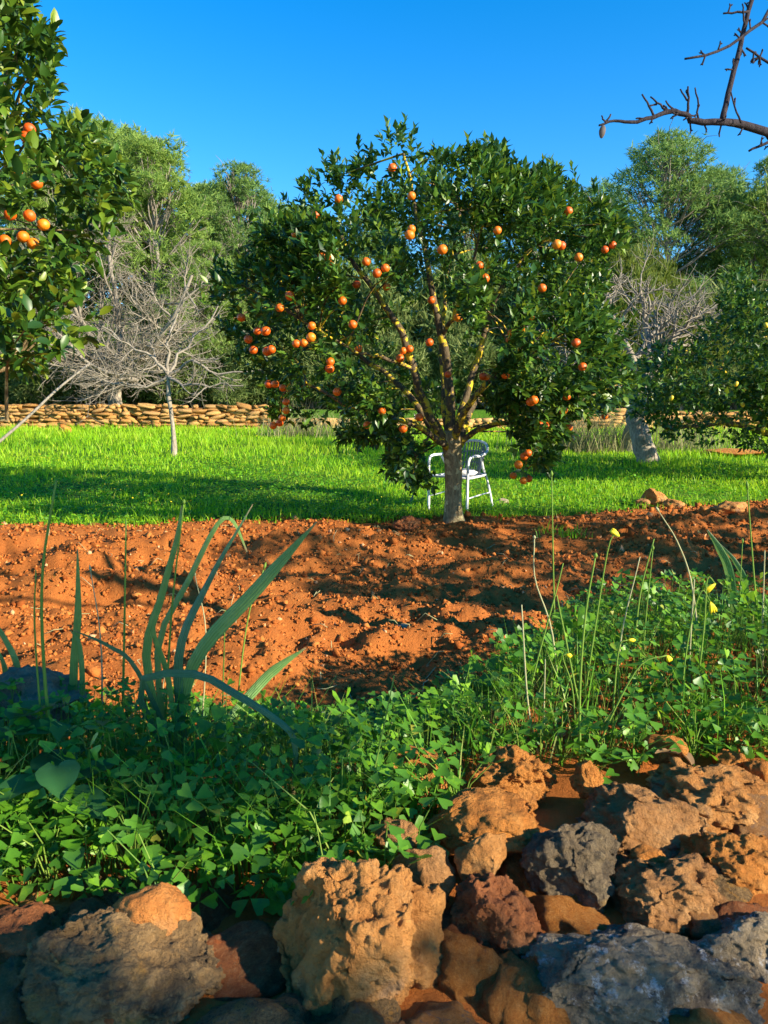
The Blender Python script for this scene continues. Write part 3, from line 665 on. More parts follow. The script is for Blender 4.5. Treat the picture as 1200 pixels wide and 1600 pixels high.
# rows of fruit trees beside the frame whose shade falls on the strip
def free_tree(name, label, base, rx, rz, cz, n, seed, mat, leaf, group=None, cat='tree', K=8, thr=-0.2, nsc=1.5, lobes=(), holes=()):
    rng = np.random.default_rng(seed); base = np.array(base, float); base[2] = g1(base[0], base[1])
    root = thing(name, label, cat, base, group); c = base + np.array([0, 0, cz])
    d = nrm(rng.normal(size=(n * 3, 3))); rr = np.where(rng.random(n * 3) < 0.5, rng.uniform(.8, 1, n * 3), rng.random(n * 3) ** (1 / 3))
    P = c + d * rr[:, None] * np.array([rx, rx, rz]); P = P[fbm(P * nsc, 3, seed) > thr][:n]; D = P - c
    for (lc, lr, ln) in lobes:  # extra leaf clusters added to shade chosen spots
        e = nrm(rng.normal(size=(ln, 3))) * (rng.random((ln, 1)) ** .4) * lr; P = np.concatenate([P, lc + e]); D = np.concatenate([D, e])
    for (hu, hv_, hr) in holes:          # gaps cut in the crown to let sun onto chosen spots
        ok = np.hypot(P @ AU - hu, P @ AV - hv_) > hr; P, D = P[ok], D[ok]
    m = MB(); fk = base + np.array([0, 0, cz - rz * .75])
    limb(m, [base - np.array([0, 0, .1]), (base + fk) / 2 + np.array([.04, 0, 0]), fk], .13, .11, 8, 10)
    sk = [limb(m, [fk, (fk + q) / 2 + np.array([0, 0, .15]), q], .065, .014, 12, 7, 0.01) for q in P[rng.choice(len(P), 9, False)]]
    connect(m, P[rng.choice(len(P), 80, False)], np.concatenate(sk), rng)
    m.build('trunk', M['bark'], root, off=base, smooth=True)
    mb = MB(); T = nrm(nrm(D) * 0.9 + np.array([0, 0, 0.5]) + 0.5 * rng.normal(size=P.shape))
    twig_leaves(mb, P - T * 0.06, T, 0.16, leaf, K, rng, LEAF4); mb.build('crown', M[mat], root, off=base)
    return root
free_tree('orange_tree', 'orange tree beside the tilled strip shading the soil by the rubble heap', (7.2, 4.4, 0), 1.7, 1.35, 1.95, 1100, 41, 'citrus', 0.10, 'orange trees')
free_tree('orange_tree', 'small orange tree past the almond that dapples the tilled soil', (5.7, 2.75, 0), 1.25, 1.1, 1.75, 620, 44, 'citrus', 0.10, 'orange trees', thr=-.05)
SH_T = AU * 0.44 + AV * 1.17 + SUN * 6.0  # unseen crown placed and shaped so its shade falls on the foreground
LB = lambda u, v, t=6.0: AU * u + AV * v + SUN * t
free_tree('shade_olive_tree', 'unseen young olive tree with its crown shaped to shade the stones and clover', (SH_T[0], SH_T[1], 0), .80, .52, SH_T[2], 800, 42, 'olive', 0.085, None, 'tree', 10, -0.08, 3.4,
          lobes=[(LB(.70, .42), .13, 22), (LB(.50, .60), .12, 22), (LB(.98, .36), .09, 10), (LB(1.02, .90), .15, 46), (LB(1.12, 1.02), .14, 34), (LB(1.0, 1.1), .16, 40)],
          holes=[(.72, .85, .16), (.85, .70, .165), (1.02, .58, .15), (.66, .73, .10), (1.13, .66, .13)])

# ------------------------------------------------------------------ bare fig trees
def bare_tree(root, mats, trunk, limbs, seed, twigs=9, tl=0.9, r_l=0.05, up=0.35, gens=2, sides=5, split=('trunk', 'branches')):
    rng = np.random.default_rng(seed); base = np.array(root.location)
    m = MB(); tr, rads = trunk
    p = spline(tr, 14); m.tube(p, np.interp(np.linspace(0, 1, 14), np.linspace(0, 1, len(rads)), rads), 11)
    v = np.concatenate(m.V); nz = fbm(v * 5, 3, seed); cen = np.array([p[np.argmin(np.abs(p[:, 2] - q[2]))] for q in v]); cen[:, 2] = v[:, 2]
    m.V = [v + (v - cen) * (0.3 * nz)[:, None]]
    m.build(split[0], mats[0], root, off=base, smooth=True)
    b = MB()
    def grow(s, d, L, r, gen):
        n = 7 if gen == 0 else 5; pts = [s]; dd = d.copy()
        for i in range(n - 1):
            dd = nrm(dd + rng.normal(0, 0.13, 3) + np.array([0, 0, up * (0.12 + 0.30 * i / n)])); pts.append(pts[-1] + dd * L / (n - 1))
        pts = np.array(pts); b.tube(pts, np.linspace(r, r * 0.45, n), 5 if gen == 0 else 4 if gen == 1 else 3, cap=False)
        if gen >= gens: return
        for k in range(twigs if gen == 0 else max(3, twigs // 2)):
            f = rng.uniform(0.25, 1.0); i = min(int(f * (n - 1)), n - 2); q = pts[i] + (pts[i + 1] - pts[i]) * (f * (n - 1) - i)
            t = nrm(pts[i + 1] - pts[i]); e = nrm(t * 0.55 + rng.normal(0, 0.6, 3) * np.array([1, 1, .75]))
            grow(q, e, L * rng.uniform(0.35, 0.65), r * (1 - .5 * f) * 0.55, gen + 1)
    for (pts, r0, r1) in limbs:
        q = spline(pts, 10); q[1:-1] += rng.normal(0, 0.03, (8, 3)); b.tube(q, np.linspace(r0, r1, 10), 7, cap=False)
        for k in range(twigs):
            f = rng.uniform(0.2, 1.0); i = min(int(f * 9), 8); s = q[i] + (q[i + 1] - q[i]) * (f * 9 - i); t = nrm(q[i + 1] - q[i])
            e = nrm(t * 0.7 + rng.normal(0, 0.55, 3) * np.array([1, 1, .8]))
            grow(s, e, tl * rng.uniform(0.6, 1.3), max(r0 * (1 - f) + r1 * f, r1) * 0.6, 0)
    b.build(split[1], mats[1], root, off=base, smooth=True)
# big sprawling fig on the terrace behind the wall
fb = at(180, 640, 27.2); fb[2] = g1(fb[0], fb[1])
fig = thing('fig_tree', 'wide leafless fig tree with pale tangled branches behind the stone wall', 'tree', fb, 'leafless fig trees')
Fp = lambda lst: [at(*q) for q in lst]
top = at(180, 600, 27.2)
bare_tree(fig, (M['figtrunk'], M['figbark']), ([fb - np.array([0, 0, .1]), (fb + top) / 2, top], [.27, .22, .24]),
          [(Fp([(180, 602, 27.2), (130, 585, 26.5), (60, 560, 26), (-20, 540, 26)]), .13, .05),
           (Fp([(180, 602, 27.2), (150, 540, 26.5), (110, 470, 26), (90, 400, 26)]), .13, .05),
           (Fp([(180, 602, 27.2), (190, 540, 27), (180, 450, 27), (170, 380, 27)]), .12, .05),
           (Fp([(180, 602, 27.2), (225, 560, 26), (270, 500, 25.5), (300, 430, 25.5)]), .12, .05),
           (Fp([(180, 602, 27.2), (215, 595, 26), (150, 575, 25), (90, 520, 24.5)]), .10, .04),
           (Fp([(180, 602, 27.2), (210, 588, 28), (250, 540, 28.5), (280, 470, 29)]), .10, .04),
           (Fp([(180, 602, 27.2), (120, 560, 28.5), (60, 500, 29), (20, 450, 29)]), .10, .04)], 51, 13, 1.7, gens=2)
# slender young fig in the grass
yb = hit(272, 712); yb[2] = g1(yb[0], yb[1]); YY = yb[1]
yf = thing('fig_tree', 'slender young leafless fig with a thin bent trunk standing in the grass', 'tree', yb, 'leafless fig trees')
bare_tree(yf, (M['figtrunk'], M['figbark']), ([yb - np.array([0, 0, .05]), at(272, 690, YY), at(268, 650, YY), at(263, 615, YY), at(263, 585, YY)], [.07, .055, .045, .04, .035]),
          [(Fp([(263, 588, YY), (285, 600, YY - .2), (330, 605, YY - .4), (380, 603, YY - .5)]), .04, .014),
           (Fp([(263, 586, YY), (300, 565, YY - .2), (345, 585, YY - .3), (410, 578, YY - .3)]), .035, .014),
           (Fp([(263, 586, YY), (262, 540, YY), (272, 505, YY + .2), (290, 465, YY + .4)]), .04, .012),
           (Fp([(263, 586, YY), (240, 560, YY), (200, 540, YY), (160, 510, YY)]), .04, .012),
           (Fp([(263, 588, YY), (230, 605, YY), (190, 600, YY), (150, 590, YY)]), .035, .012),
           (Fp([(263, 586, YY), (290, 540, YY + .3), (330, 500, YY + .4), (350, 460, YY + .5)]), .035, .012)], 52, 8, 0.6, up=.25, gens=1)
# leaning prop pole
pb = hit(-30, 712); pb[2] = g1(pb[0], pb[1]); YP = pb[1]
m = MB(); m.tube(spline([pb - np.array([0, 0, .03]), at(40, 655, YP + .6), at(90, 608, YP + 1.2), at(140, 568, YP + 1.8)], 12), np.linspace(.036, .024, 12), 7)
o = m.build('prop_pole', M['figbark'], off=pb, smooth=True); o.location = tuple(pb); tag(o, 'leaning pale wooden pole propping the sprawling fig branches', 'pole')
m = MB(); q = hit(236, 664); q[2] = g1(q[0], q[1])
m.tube(spline([q, at(200, 640, q[1] + .3), at(160, 600, q[1] + .7), at(128, 572, q[1] + 1.0)], 10), np.linspace(.035, .02, 10), 6)
o = m.build('prop_pole', M['figbark'], off=q, smooth=True); o.location = tuple(q); tag(o, 'thin pale stick slanting down to the grass by the young fig', 'pole')
# right fig with a stout trunk
gb = hit(1013, 724); gb[2] = g1(gb[0], gb[1]); YR = gb[1]
rf = thing('fig_tree', 'leafless fig tree with stout scarred grey trunk and white twigs', 'tree', gb, 'leafless fig trees')
bare_tree(rf, (M['figtrunk'], M['figbark']), ([gb - np.array([0, 0, .12]), at(1008, 700, YR), at(998, 675, YR), at(992, 650, YR), at(1000, 600, YR)], [.25, .20, .185, .19, .16]),
          [(Fp([(1000, 610, YR), (985, 560, YR), (960, 500, YR + .3), (945, 450, YR + .4)]), .09, .03),
           (Fp([(1000, 610, YR), (1010, 560, YR), (1010, 500, YR + .3), (1000, 450, YR + .5)]), .09, .03),
           (Fp([(1000, 610, YR), (1035, 560, YR), (1060, 520, YR + .2), (1085, 490, YR + .3)]), .09, .03),
           (Fp([(1000, 610, YR), (960, 570, YR - .4), (915, 540, YR - .6), (890, 510, YR - .6)]), .09, .03),
           (Fp([(1000, 610, YR), (990, 570, YR + 1), (1030, 510, YR + 1.5), (1050, 480, YR + 1.8)]), .08, .03),
           (Fp([(1000, 610, YR), (950, 590, YR + .5), (905, 580, YR + .8), (870, 560, YR + 1)]), .08, .03)], 53, 13, 0.8, up=.22, gens=1)
m = MB(); b2 = hit(985, 706); b2[2] = g1(b2[0], b2[1])
m.tube(spline([b2 - np.array([0, 0, .1]), at(983, 690, b2[1]), at(990, 665, b2[1] - .3), at(996, 640, b2[1] - .7)], 8), [.22, .2, .19, .18, .17, .16, .15, .12], 9)
m.build('trunk', M['figtrunk'], rf, off=gb, smooth=True)

# ------------------------------------------------------------------ pines and scrub
NT_V = []; NT_F = []
rr = np.random.default_rng(61)
for k in range(7):
    d = nrm(rr.normal(size=3) + np.array([0, 1.0, 0])); s_ = nrm(np.cross(d, rr.normal(size=3))) * 0.065
    i = len(NT_V); NT_V += [-s_, s_, d * rr.uniform(.7, 1.1)]; NT_F.append((i, i + 1, i + 2))
NT_V = np.array(NT_V); NT_F = np.array(NT_F)
def pine_mesh(seed, H, Wd, n_cl, per, low=0.12, tuft_l=0.30, shape=1.0, mat='pine'):
    rng = np.random.default_rng(seed); wood = MB(); n = 16
    tp = np.stack([np.cumsum(rng.normal(0, 0.09, n)), np.cumsum(rng.normal(0, 0.09, n)), np.linspace(-.2, H * .92, n)], 1)
    wood.tube(tp, np.linspace(H * .017, .03, n), 8)
    fol = MB(); CP = []; 
    for k in range(n_cl):
        f = low + (1 - low) * rng.random() ** 0.85; f = min(f, .97)
        prof = (1 - f) ** 0.55 * (0.55 + 0.45 * min(1, (f - low + .12) * 4)) * shape
        a = rng.uniform(0, 2 * math.pi); rad = Wd * prof * math.sqrt(rng.uniform(.25, 1)) + 0.15
        t0 = tp[min(int(f * .92 * n), n - 1)]; c = np.array([t0[0] + rad * math.cos(a), t0[1] + rad * math.sin(a), f * H])
        cr = rng.uniform(.65, 1.25) * (0.8 + 0.5 * (1 - f)) * Wd / 3.6
        s0 = tp[max(0, min(int((f - .10) * n), n - 1))]
        wood.tube(spline([s0, (s0 + c) / 2 + np.array([0, 0, -.1]) + rng.normal(0, .15, 3), c + np.array([0, 0, cr * .2])], 6), np.linspace(.05, .012, 6), 4, cap=False)
        for q in range(3):
            e = c + rng.normal(0, cr * .5, 3); wood.tube(spline([(s0 + c) / 2, (c + e) / 2 + rng.normal(0, .1, 3), e], 4), np.linspace(.025, .008, 4), 3, cap=False)
        m_ = int(per * cr ** 1.6); d = nrm(rng.normal(size=(m_, 3)) + np.array([0, 0, .35])); r_ = rng.uniform(.45, 1, m_) ** .6
        CP.append(np.concatenate([c + d * (r_ * cr)[:, None] * np.array([1, 1, .72]), d], 1))
    CP = np.concatenate(CP); P = CP[:, :3]; ok = fbm(P * 1.8, 2, seed) > -.28; P = P[ok]; D = CP[ok, 3:]
    ax = nrm(D * .7 + np.array([0, 0, .75]) + .4 * rng.normal(size=P.shape))
    fol.inst(NT_V, NT_F, P, frames(ax, rng.normal(size=P.shape)), tuft_l * np.exp(rng.normal(0, .2, len(P))))
    a = wood.mesh('trunk', smooth=True); a.materials.append(M['pinebark']); b = fol.mesh('crown'); b.materials.append(M[mat])
    return a, b
PM = [pine_mesh(71, 12, 3.6, 105, 150, .03, .27), pine_mesh(72, 12, 3.2, 100, 170, .03, .27), pine_mesh(73, 12, 4.0, 105, 140, .05, .26, 1.0, 'pine_dark'), pine_mesh(74, 12, 3.4, 95, 150, .04, .26, 1.0, 'pine_dark')]
def pine(px, topy, Y, k, wsc, label, rz):
    b = at(px, 640, Y); b[2] = g1(b[0], Y); H = at(px, topy, Y)[2] - b[2]
    root = thing('pine_tree', label, 'tree', b, 'pine trees beyond the wall', rz)
    s = H / 12
    for nm, me in zip(('trunk', 'crown'), PM[k]): link(nm, me, None, root, (0, 0, 0), None, (s * wsc, s * wsc, s))
for a in [(165, 185, 33, 0, 1.0, 'tall airy pine rising above the wide leafless fig, highest of its clump', 0.4),
          (262, 222, 31, 1, 1.1, 'yellow green pine behind the slender young fig', 1.9),
          (385, 262, 36, 3, 1.0, 'rounded pine standing clear between the young fig and the orange tree', 2.6),
          (75, 240, 32, 1, 1.1, 'pine half hidden behind the near orange tree leaves', 4.0),
          (325, 380, 30, 0, 1.3, 'low bushy pine between two taller pines behind the young fig', 5.2),
          (210, 212, 36, 0, 1.2, 'soft yellow green pine filling in behind the young fig twigs', 2.3),
          (330, 300, 40, 1, 1.4, 'far pine in the dip between the young fig and the rounded pine', 3.0),
          (430, 318, 41, 0, 1.3, 'far pine low against the sky at the orange tree shoulder', 1.0),
          (120, 225, 40, 1, 1.3, 'far pine glimpsed past the tips of the near orange tree', 5.5),
          (-60, 200, 35, 0, 1.1, 'pine wholly behind the near orange tree', 0.9),
          (470, 330, 34, 1, 1.2, 'pine peeping past the shoulder of the big orange tree crown', 3.3),
          (590, 330, 38, 0, 1.2, 'pine hidden behind the crown of the big orange tree', 1.2),
          (720, 330, 37, 2, 1.1, 'pine seen only through gaps in the big orange tree', 2.2),
          (830, 320, 36, 3, 1.2, 'pine hidden behind the fruit laden side of the orange tree', 0.2),
          (925, 292, 44, 2, 0.9, 'dark far pine in the notch beside the broad pine', 5.0),
          (1035, 222, 37, 2, 1.25, 'broad billowing pine with rounded top, tallest beyond the stout fig', 0.7),
          (1110, 272, 39, 3, 1.0, 'pine leaning against the broad billowing pine', 3.9),
          (1200, 245, 36, 0, 1.1, 'feathery pale pine rising above the lemon tree', 2.9),
          (1155, 300, 42, 2, 1.0, 'deep green pine filling the gap behind the lemon tree', 4.4),
          (1330, 260, 37, 2, 1.1, 'pine beyond the lemon tree at the end of the wood', 1.5)]: pine(*a)
# low scrub along the terrace
def bush_mesh(seed, mat, n=2600, leaf=0.13):
    rng = np.random.default_rng(seed); wood = MB(); fol = MB(); cs = [np.array([rng.normal(0, .42), rng.normal(0, .35), rng.uniform(.3, .8)]) for _ in range(11)]
    P = []; D = []
    for c in cs:
        wood.tube(spline([(rng.normal(0, .05), rng.normal(0, .05), -.05), c * .5 + rng.normal(0, .05, 3), c], 5), np.linspace(.03, .008, 5), 4, cap=False)
        k = n // 11; d = nrm(rng.normal(size=(k, 3)) + np.array([0, 0, .3])); r_ = rng.uniform(.5, 1, k); P.append(c + d * r_[:, None] * np.array([.36, .36, .30])); D.append(d)
    P = np.concatenate(P); D = np.concatenate(D); ok = P[:, 2] > -.02; P, D = P[ok], D[ok]
    fol.inst(NT_V, NT_F, P, frames(nrm(D + np.array([0, 0, .5]) + .4 * rng.normal(size=P.shape)), rng.normal(size=P.shape)), leaf * np.exp(rng.normal(0, .25, len(P))))
    a = wood.mesh('stem', smooth=True); a.materials.append(M['pinebark']); b = fol.mesh('foliage'); b.materials.append(M[mat]); return a, b
BM = [bush_mesh(81, 'shrub'), bush_mesh(82, 'shrub', 2400, .15), bush_mesh(83, 'juniper', 3200, .10)]
def bush(px, Y, w, h, k, label, group=None, rz=0., name='scrub_bush'):
    b = at(px, 640, Y); b[2] = g1(b[0], Y); root = thing(name, label, 'bush', b, group, rz)
    for nm, me in zip(('stem', 'foliage'), BM[k]): link(nm, me, None, root, (0, 0, 0), None, (w, w, h))
bl = 'olive green scrub bush growing along the terrace behind the stone wall'
for i, (px, Y, w, h) in enumerate([(-20, 28.5, 2.2, 2.0), (40, 29, 2.0, 1.8), (95, 28, 1.8, 1.6), (140, 29.5, 2.0, 2.1), (215, 29, 2.0, 2.2), (265, 28.2, 1.8, 1.9), (310, 28.8, 2.0, 2.4), (350, 28, 1.7, 1.9), (395, 28.6, 1.9, 2.2), (440, 28.2, 1.8, 2.0), (490, 28.8, 2.0, 2.3), (540, 28.4, 2.0, 2.3), (600, 28.6, 2.1, 2.6), (660, 28.4, 2.0, 2.4), (715, 28.8, 2.1, 2.6), (770, 28.2, 2.0, 2.2), (825, 28.6, 2.0, 2.3), (880, 28.3, 2.0, 2.2), (930, 28.5, 2.0, 2.3), (985, 28.2, 1.9, 2.0), (1035, 28.6, 2.0, 2.2), (1090, 28.3, 2.0, 2.2), (1145, 28.6, 2.0, 2.3), (1200, 28.2, 2.0, 2.2), (1260, 28.6, 2.1, 2.3)]):
    bush(px, Y, w, h, i % 2, bl, 'scrub along the terrace', i * 1.7)
for i, (px, Y, w, h) in enumerate([(20, 31, 3.2, 4.2), (330, 30.5, 3.0, 3.6), (420, 31, 3.2, 4.4), (530, 31, 3.3, 5.0), (650, 31, 3.4, 5.4), (760, 31, 3.4, 5.0), (860, 31, 3.3, 4.6), (1130, 31, 3.4, 4.4), (1230, 31, 3.4, 4.6)]):
    bush(px, Y, w, h, (i + 1) % 2, 'tall scrub thicket between the low bushes and the pines', 'tall thickets before the pines', i * 2.3, 'scrub_thicket')
bush(1000, 24.2 + 4, 2.9, 5.6, 2, 'tall yellow green juniper bush behind the white fig twigs', None, .6, 'juniper_bush')
bush(950, 24.2 + 4.6, 2.6, 6.0, 2, 'highest yellow green juniper bush next to the orange tree edge', None, 2.6, 'juniper_bush')
bush(1062, 24.2 + 3.6, 2.2, 4.0, 2, 'low yellow green juniper bush above the lemon tree', None, 4.6, 'juniper_bush')

# ------------------------------------------------------------------ almond tree, its branch reaching in overhead
ab = np.array([2.75, 2.5, 0.0]); ab[2] = g1(ab[0], ab[1])
al = thing('almond_tree', 'leafless dark almond tree whose spurred branch hangs against the sky', 'tree', ab)
m = MB(); YA = 2.2
fk = ab + np.array([-.1, -.05, 1.35])
m.tube(spline([ab - np.array([0, 0, .1]), ab + np.array([.02, 0, .5]), fk], 10), np.linspace(.11, .075, 10), 10)
for d in [(.5, .3, 1.4), (.2, -.6, 1.5), (.9, -.2, .8), (.3, .7, 1.0)]:
    m.tube(spline([fk, fk + np.array(d) * .5 + np.array([0, 0, .1]), fk + np.array(d)], 10), np.linspace(.05, .008, 10), 7)
m.build('trunk', M['almond'], al, off=ab, smooth=True)
m = MB(); rng = np.random.default_rng(91)
def apx(l): return [at(px, py, YA + dy) for (px, py, dy) in l]
brs = [([fk] + apx([(1290, 240, .12), (1200, 208, .06), (1150, 193, .03), (1128, 191, 0), (1086, 190, 0), (1072, 180, 0), (1045, 174, 0), (1020, 184, -.02), (985, 191, -.03), (960, 189, -.03), (936, 196, -.04)]), .030, .0035, 34),
       (apx([(1128, 191, 0), (1136, 155, .02), (1148, 105, .05), (1160, 60, .08), (1172, 10, .1), (1190, -40, .12)]), .0085, .006, 14),
       ([fk + np.array([.02, 0, .1]), fk + np.array([-.5, -.1, .75])] + apx([(1260, -20, .1), (1200, 28, .06), (1165, 53, .03), (1135, 74, .0), (1100, 86, -.02), (1070, 92, -.03)]), .0065, .0028, 14),
       ([fk + np.array([0, 0, .05]), fk + np.array([-.6, -.1, .5])] + apx([(1260, 120, .06), (1200, 95, .05), (1182, 85, .04), (1166, 75, .03)]), .005, .0028, 8),
       (apx([(1235, 215, .085), (1200, 222, .0), (1185, 230, 0), (1170, 236, 0)]), .005, .003, 8),
       (apx([(1021, 180, 0), (1012, 163, 0), (1003, 147, 0)]), .0035, .0022, 5), (apx([(1041, 172, 0), (1030, 162, 0), (1016, 151, 0)]), .0035, .002, 5),
       (apx([(1055, 174, 0), (1047, 166, 0), (1040, 157, 0)]), .003, .002, 4), (apx([(1074, 177, 0), (1076, 158, 0), (1075, 135, 0)]), .004, .0024, 6),
       (apx([(1076, 158, 0), (1069, 150, 0), (1063, 139, 0)]), .003, .002, 4), (apx([(1091, 185, 0), (1090, 160, 0), (1086, 137, 0)]), .0032, .002, 6),
       (apx([(1158, 192, 0), (1150, 170, 0), (1142, 144, 0)]), .0028, .002, 5), (apx([(1170, 18, .08), (1148, 20, .08), (1130, 21, .08)]), .0035, .0024, 5),
       (apx([(1164, 38, .06), (1162, 20, .06), (1160, 6, .06)]), .003, .002, 4), (apx([(945, 193, -.03), (951, 184, -.03), (954, 178, -.03)]), .003, .002, 4), (apx([(946, 190, -.03), (942, 184, -.03), (940, 181, -.03)]), .0025, .002, 4)]
for pts, r0, r1, n in brs:
    p = spline(pts, max(n, 6)); rad = np.linspace(r0, r1, len(p))
    if n == 34: rad = np.concatenate([np.linspace(.015, .0098, 12), np.linspace(.0095, .0028, 22)])
    p[1:-1] += rng.normal(0, .0012, (len(p) - 2, 3)); m.tube(p, rad, 7)
    L = np.linalg.norm(np.diff(p, axis=0), axis=1).sum(); k = min(int(L / .06), 16)
    for _ in range(k):                              # fruiting spurs
        i = rng.integers(1, len(p) - 1); d = nrm(rng.normal(size=3) * np.array([1, .5, 1.2])); l_ = rng.uniform(.008, .022)
        e = p[i] + d * (l_ + rad[i]); m.tube(np.array([p[i], (p[i] + e) / 2, e]), [.0028, .0024, .0026], 5)
        for _b in range(2):
            d2 = nrm(d + rng.normal(0, .7, 3)); m.tube(np.array([e - d * .002, e + d2 * .004, e + d2 * .008]), [.0016, .0024, .0006], 5)
br_o = m.build('branch', M['almond'], al, off=ab, smooth=True)
hv, hf = uv_sphere(1.0, 12, 9, 0); hv = hv * np.array([.0095, .0075, .0185]); hv[:, 0] += hv[:, 2] * .12; hv[:, :2] *= (1 - .25 * np.clip(-hv[:, 2:] / .0185, 0, 1))
o = MB().add(hv, hf).build('almond_husk', plain_mat('husk', (.10, .085, .08), .8, .2, .3, 60), br_o, smooth=True); o.location = tuple(at(941, 206, YA - .04) - ab)

# ------------------------------------------------------------------ garden chair behind the trunk
cb = at(717, 786, 8.9); cb[2] = g1(cb[0], cb[1])
ch = thing('garden_chair', 'white tubular garden armchair with grey blue woven back behind the trunk', 'chair', cb, rz=math.radians(-38))
ta = .014
loop = spline([(-.27, -.25, -.01), (-.272, -.25, .35), (-.275, -.24, .60), (-.28, -.16, .655), (-.285, .02, .66), (-.262, .20, .70), (-.17, .315, .79), (0, .35, .82), (.17, .315, .79), (.262, .20, .70), (.285, .02, .66), (.28, -.16, .655), (.275, -.24, .60), (.272, -.25, .35), (.27, -.25, -.01)], 72)
MB().tube(loop, ta * 1.15, 9).build('arm_frame', M['white'], ch, smooth=True)
for s in (-1, 1):
    MB().tube(spline([(s * .285, .02, .655), (s * .255, .13, .50), (s * .235, .22, .42), (s * .25, .30, .22), (s * .265, .36, -.01)], 18), ta, 8).build('leg', M['white'], ch, smooth=True)
ring = spline([(-.265, -.25, .41), (0, -.265, .415), (.265, -.25, .41), (.25, 0, .41), (.235, .22, .42), (0, .25, .42), (-.235, .22, .42), (-.25, 0, .41), (-.265, -.25, .41)], 40)
MB().tube(ring, ta, 8).build('seat_frame', M['white'], ch, smooth=True)
m = MB()
for s in (-1, 1): m.tube(np.array([(s * .27, -.25, .17), (s * .262, .05, .19), (s * .255, .31, .20)]), .008, 6)
m.build('stretcher', M['white'], ch, smooth=True)
m = MB(); gx, gy = np.meshgrid(np.linspace(-.245, .245, 9), np.linspace(-.235, .23, 9)); gz = .415 - .02 * np.cos(gx / .25 * 1.5) * np.cos(gy / .25 * 1.5)
V = np.stack([gx, gy, gz], -1).reshape(-1, 3); m.add(V, grid_faces(9, 9)); m.add(V - np.array([0, 0, .012]), grid_faces(9, 9)[:, ::-1]); m.build('seat', M['white'], ch, smooth=True)
mbk = MB()
for zf in (.35, .7):
    q = []
    for f in np.linspace(-1, 1, 14):
        a = f * 1.15; t_ = np.array([.27 * math.sin(a), .06 + .285 * math.cos(a), .815 - .115 * (abs(f) ** 1.8)]); b_ = np.array([.232 * math.sin(a), .01 + .235 * math.cos(a), .43]); q.append(b_ + (t_ - b_) * zf + np.array([0, .01, 0]))
    mbk.tube(np.array(q), .007, 5)
back_o = mbk.build('backrest', M['slat'], ch, smooth=True)
for k in range(15):                                   # upright woven strands of the back
    f = -1 + 2 * (k + .5) / 15; a = f * 1.15; top_ = np.array([.27 * math.sin(a) * 1.0, .06 + .285 * math.cos(a), .815 - .115 * (abs(f) ** 1.8)]); bot = np.array([.232 * math.sin(a), .01 + .235 * math.cos(a), .43])
    mid = (top_ + bot) / 2 + np.array([0, .012, 0]); MB().tube(np.array([bot, mid, top_]), [.0085] * 3, 5).build('strand', M['slat'], back_o, smooth=True)
cv, cf = uv_sphere(1.0, 18, 10, 0); cv = cv * np.array([.13, .10, .045]); cv *= (1 + .28 * fbm(cv * 16, 3, 9))[:, None]; cv[:, 2] = np.maximum(cv[:, 2], -.03)
R_ = np.array([[math.cos(-.66), -math.sin(-.66), 0], [math.sin(-.66), math.cos(-.66), 0], [0, 0, 1]])
co = MB().add(cv, cf).build('folded_cloth', M['cloth'], smooth=True); co.location = tuple(cb + R_ @ np.array([.08, .08, .445])); tag(co, 'crumpled pale cloth lying on the white chair seat', 'cloth')

# ------------------------------------------------------------------ rocks
import bmesh
ICOC = {}
def ico(sub):
    if sub not in ICOC:
        bm = bmesh.new(); bmesh.ops.create_icosphere(bm, subdivisions=sub, radius=1.0)
        V = np.array([v.co[:] for v in bm.verts]); F = np.array([[v.index for v in f.verts] for f in bm.faces]); bm.free(); ICOC[sub] = (V, F)
    return ICOC[sub]
def rock_shape(seed, sub, rough=0.10, facets=9, pit=0.0, cut=(0.55, 0.9), hollows=()):
    V, F = ico(sub); V = V.copy(); r = np.random.default_rng(seed); U = V.copy()
    V *= (1 + 0.16 * fbm(U * 1.1 + seed, 3, seed))[:, None]
    for k in range(facets):
        n = nrm(r.normal(size=3)); d = r.uniform(*cut); e = np.maximum(V @ n - d, 0); V -= n * (e * 0.82)[:, None]
    def normals(V):
        t = V[F]; fn = np.cross(t[:, 1] - t[:, 0], t[:, 2] - t[:, 0]); N = np.zeros_like(V)
        for c_ in range(3): np.add.at(N, F[:, c_], fn)
        return nrm(N)
    N = normals(V)
    V = V + N * (rough * 1.0 * fbm(V * 2.1 + seed, 3, seed + 9, .5))[:, None]
    N = normals(V)
    V = V + N * (rough * (.42 * fbm(V * 6.5 + seed, 4, seed + 19, .58) - .30 * np.abs(fbm(V * 4.2 + seed, 3, seed + 5))))[:, None]
    if sub >= 6: V = V + normals(V) * (.016 * fbm(V * 15 + seed, 3, seed + 39, .6))[:, None]
    if pit:
        p_ = fbm(V * 5.5 + seed, 2, seed + 29); V = V - normals(V) * (pit * np.clip(p_ - .2, 0, 1))[:, None]
    for (h, rad, dep) in hollows:
        h = nrm(np.array(h, float)); q = np.arccos(np.clip(U @ h, -1, 1)); q = q * (1 + .5 * fbm(U * 4 + 9, 2, seed)); V -= h * (dep * np.exp(-(q / rad) ** 4))[:, None]
    lo, hi = V.min(0), V.max(0); V = (V - (lo + hi) / 2) / ((hi - lo) / 2)
    return V, F
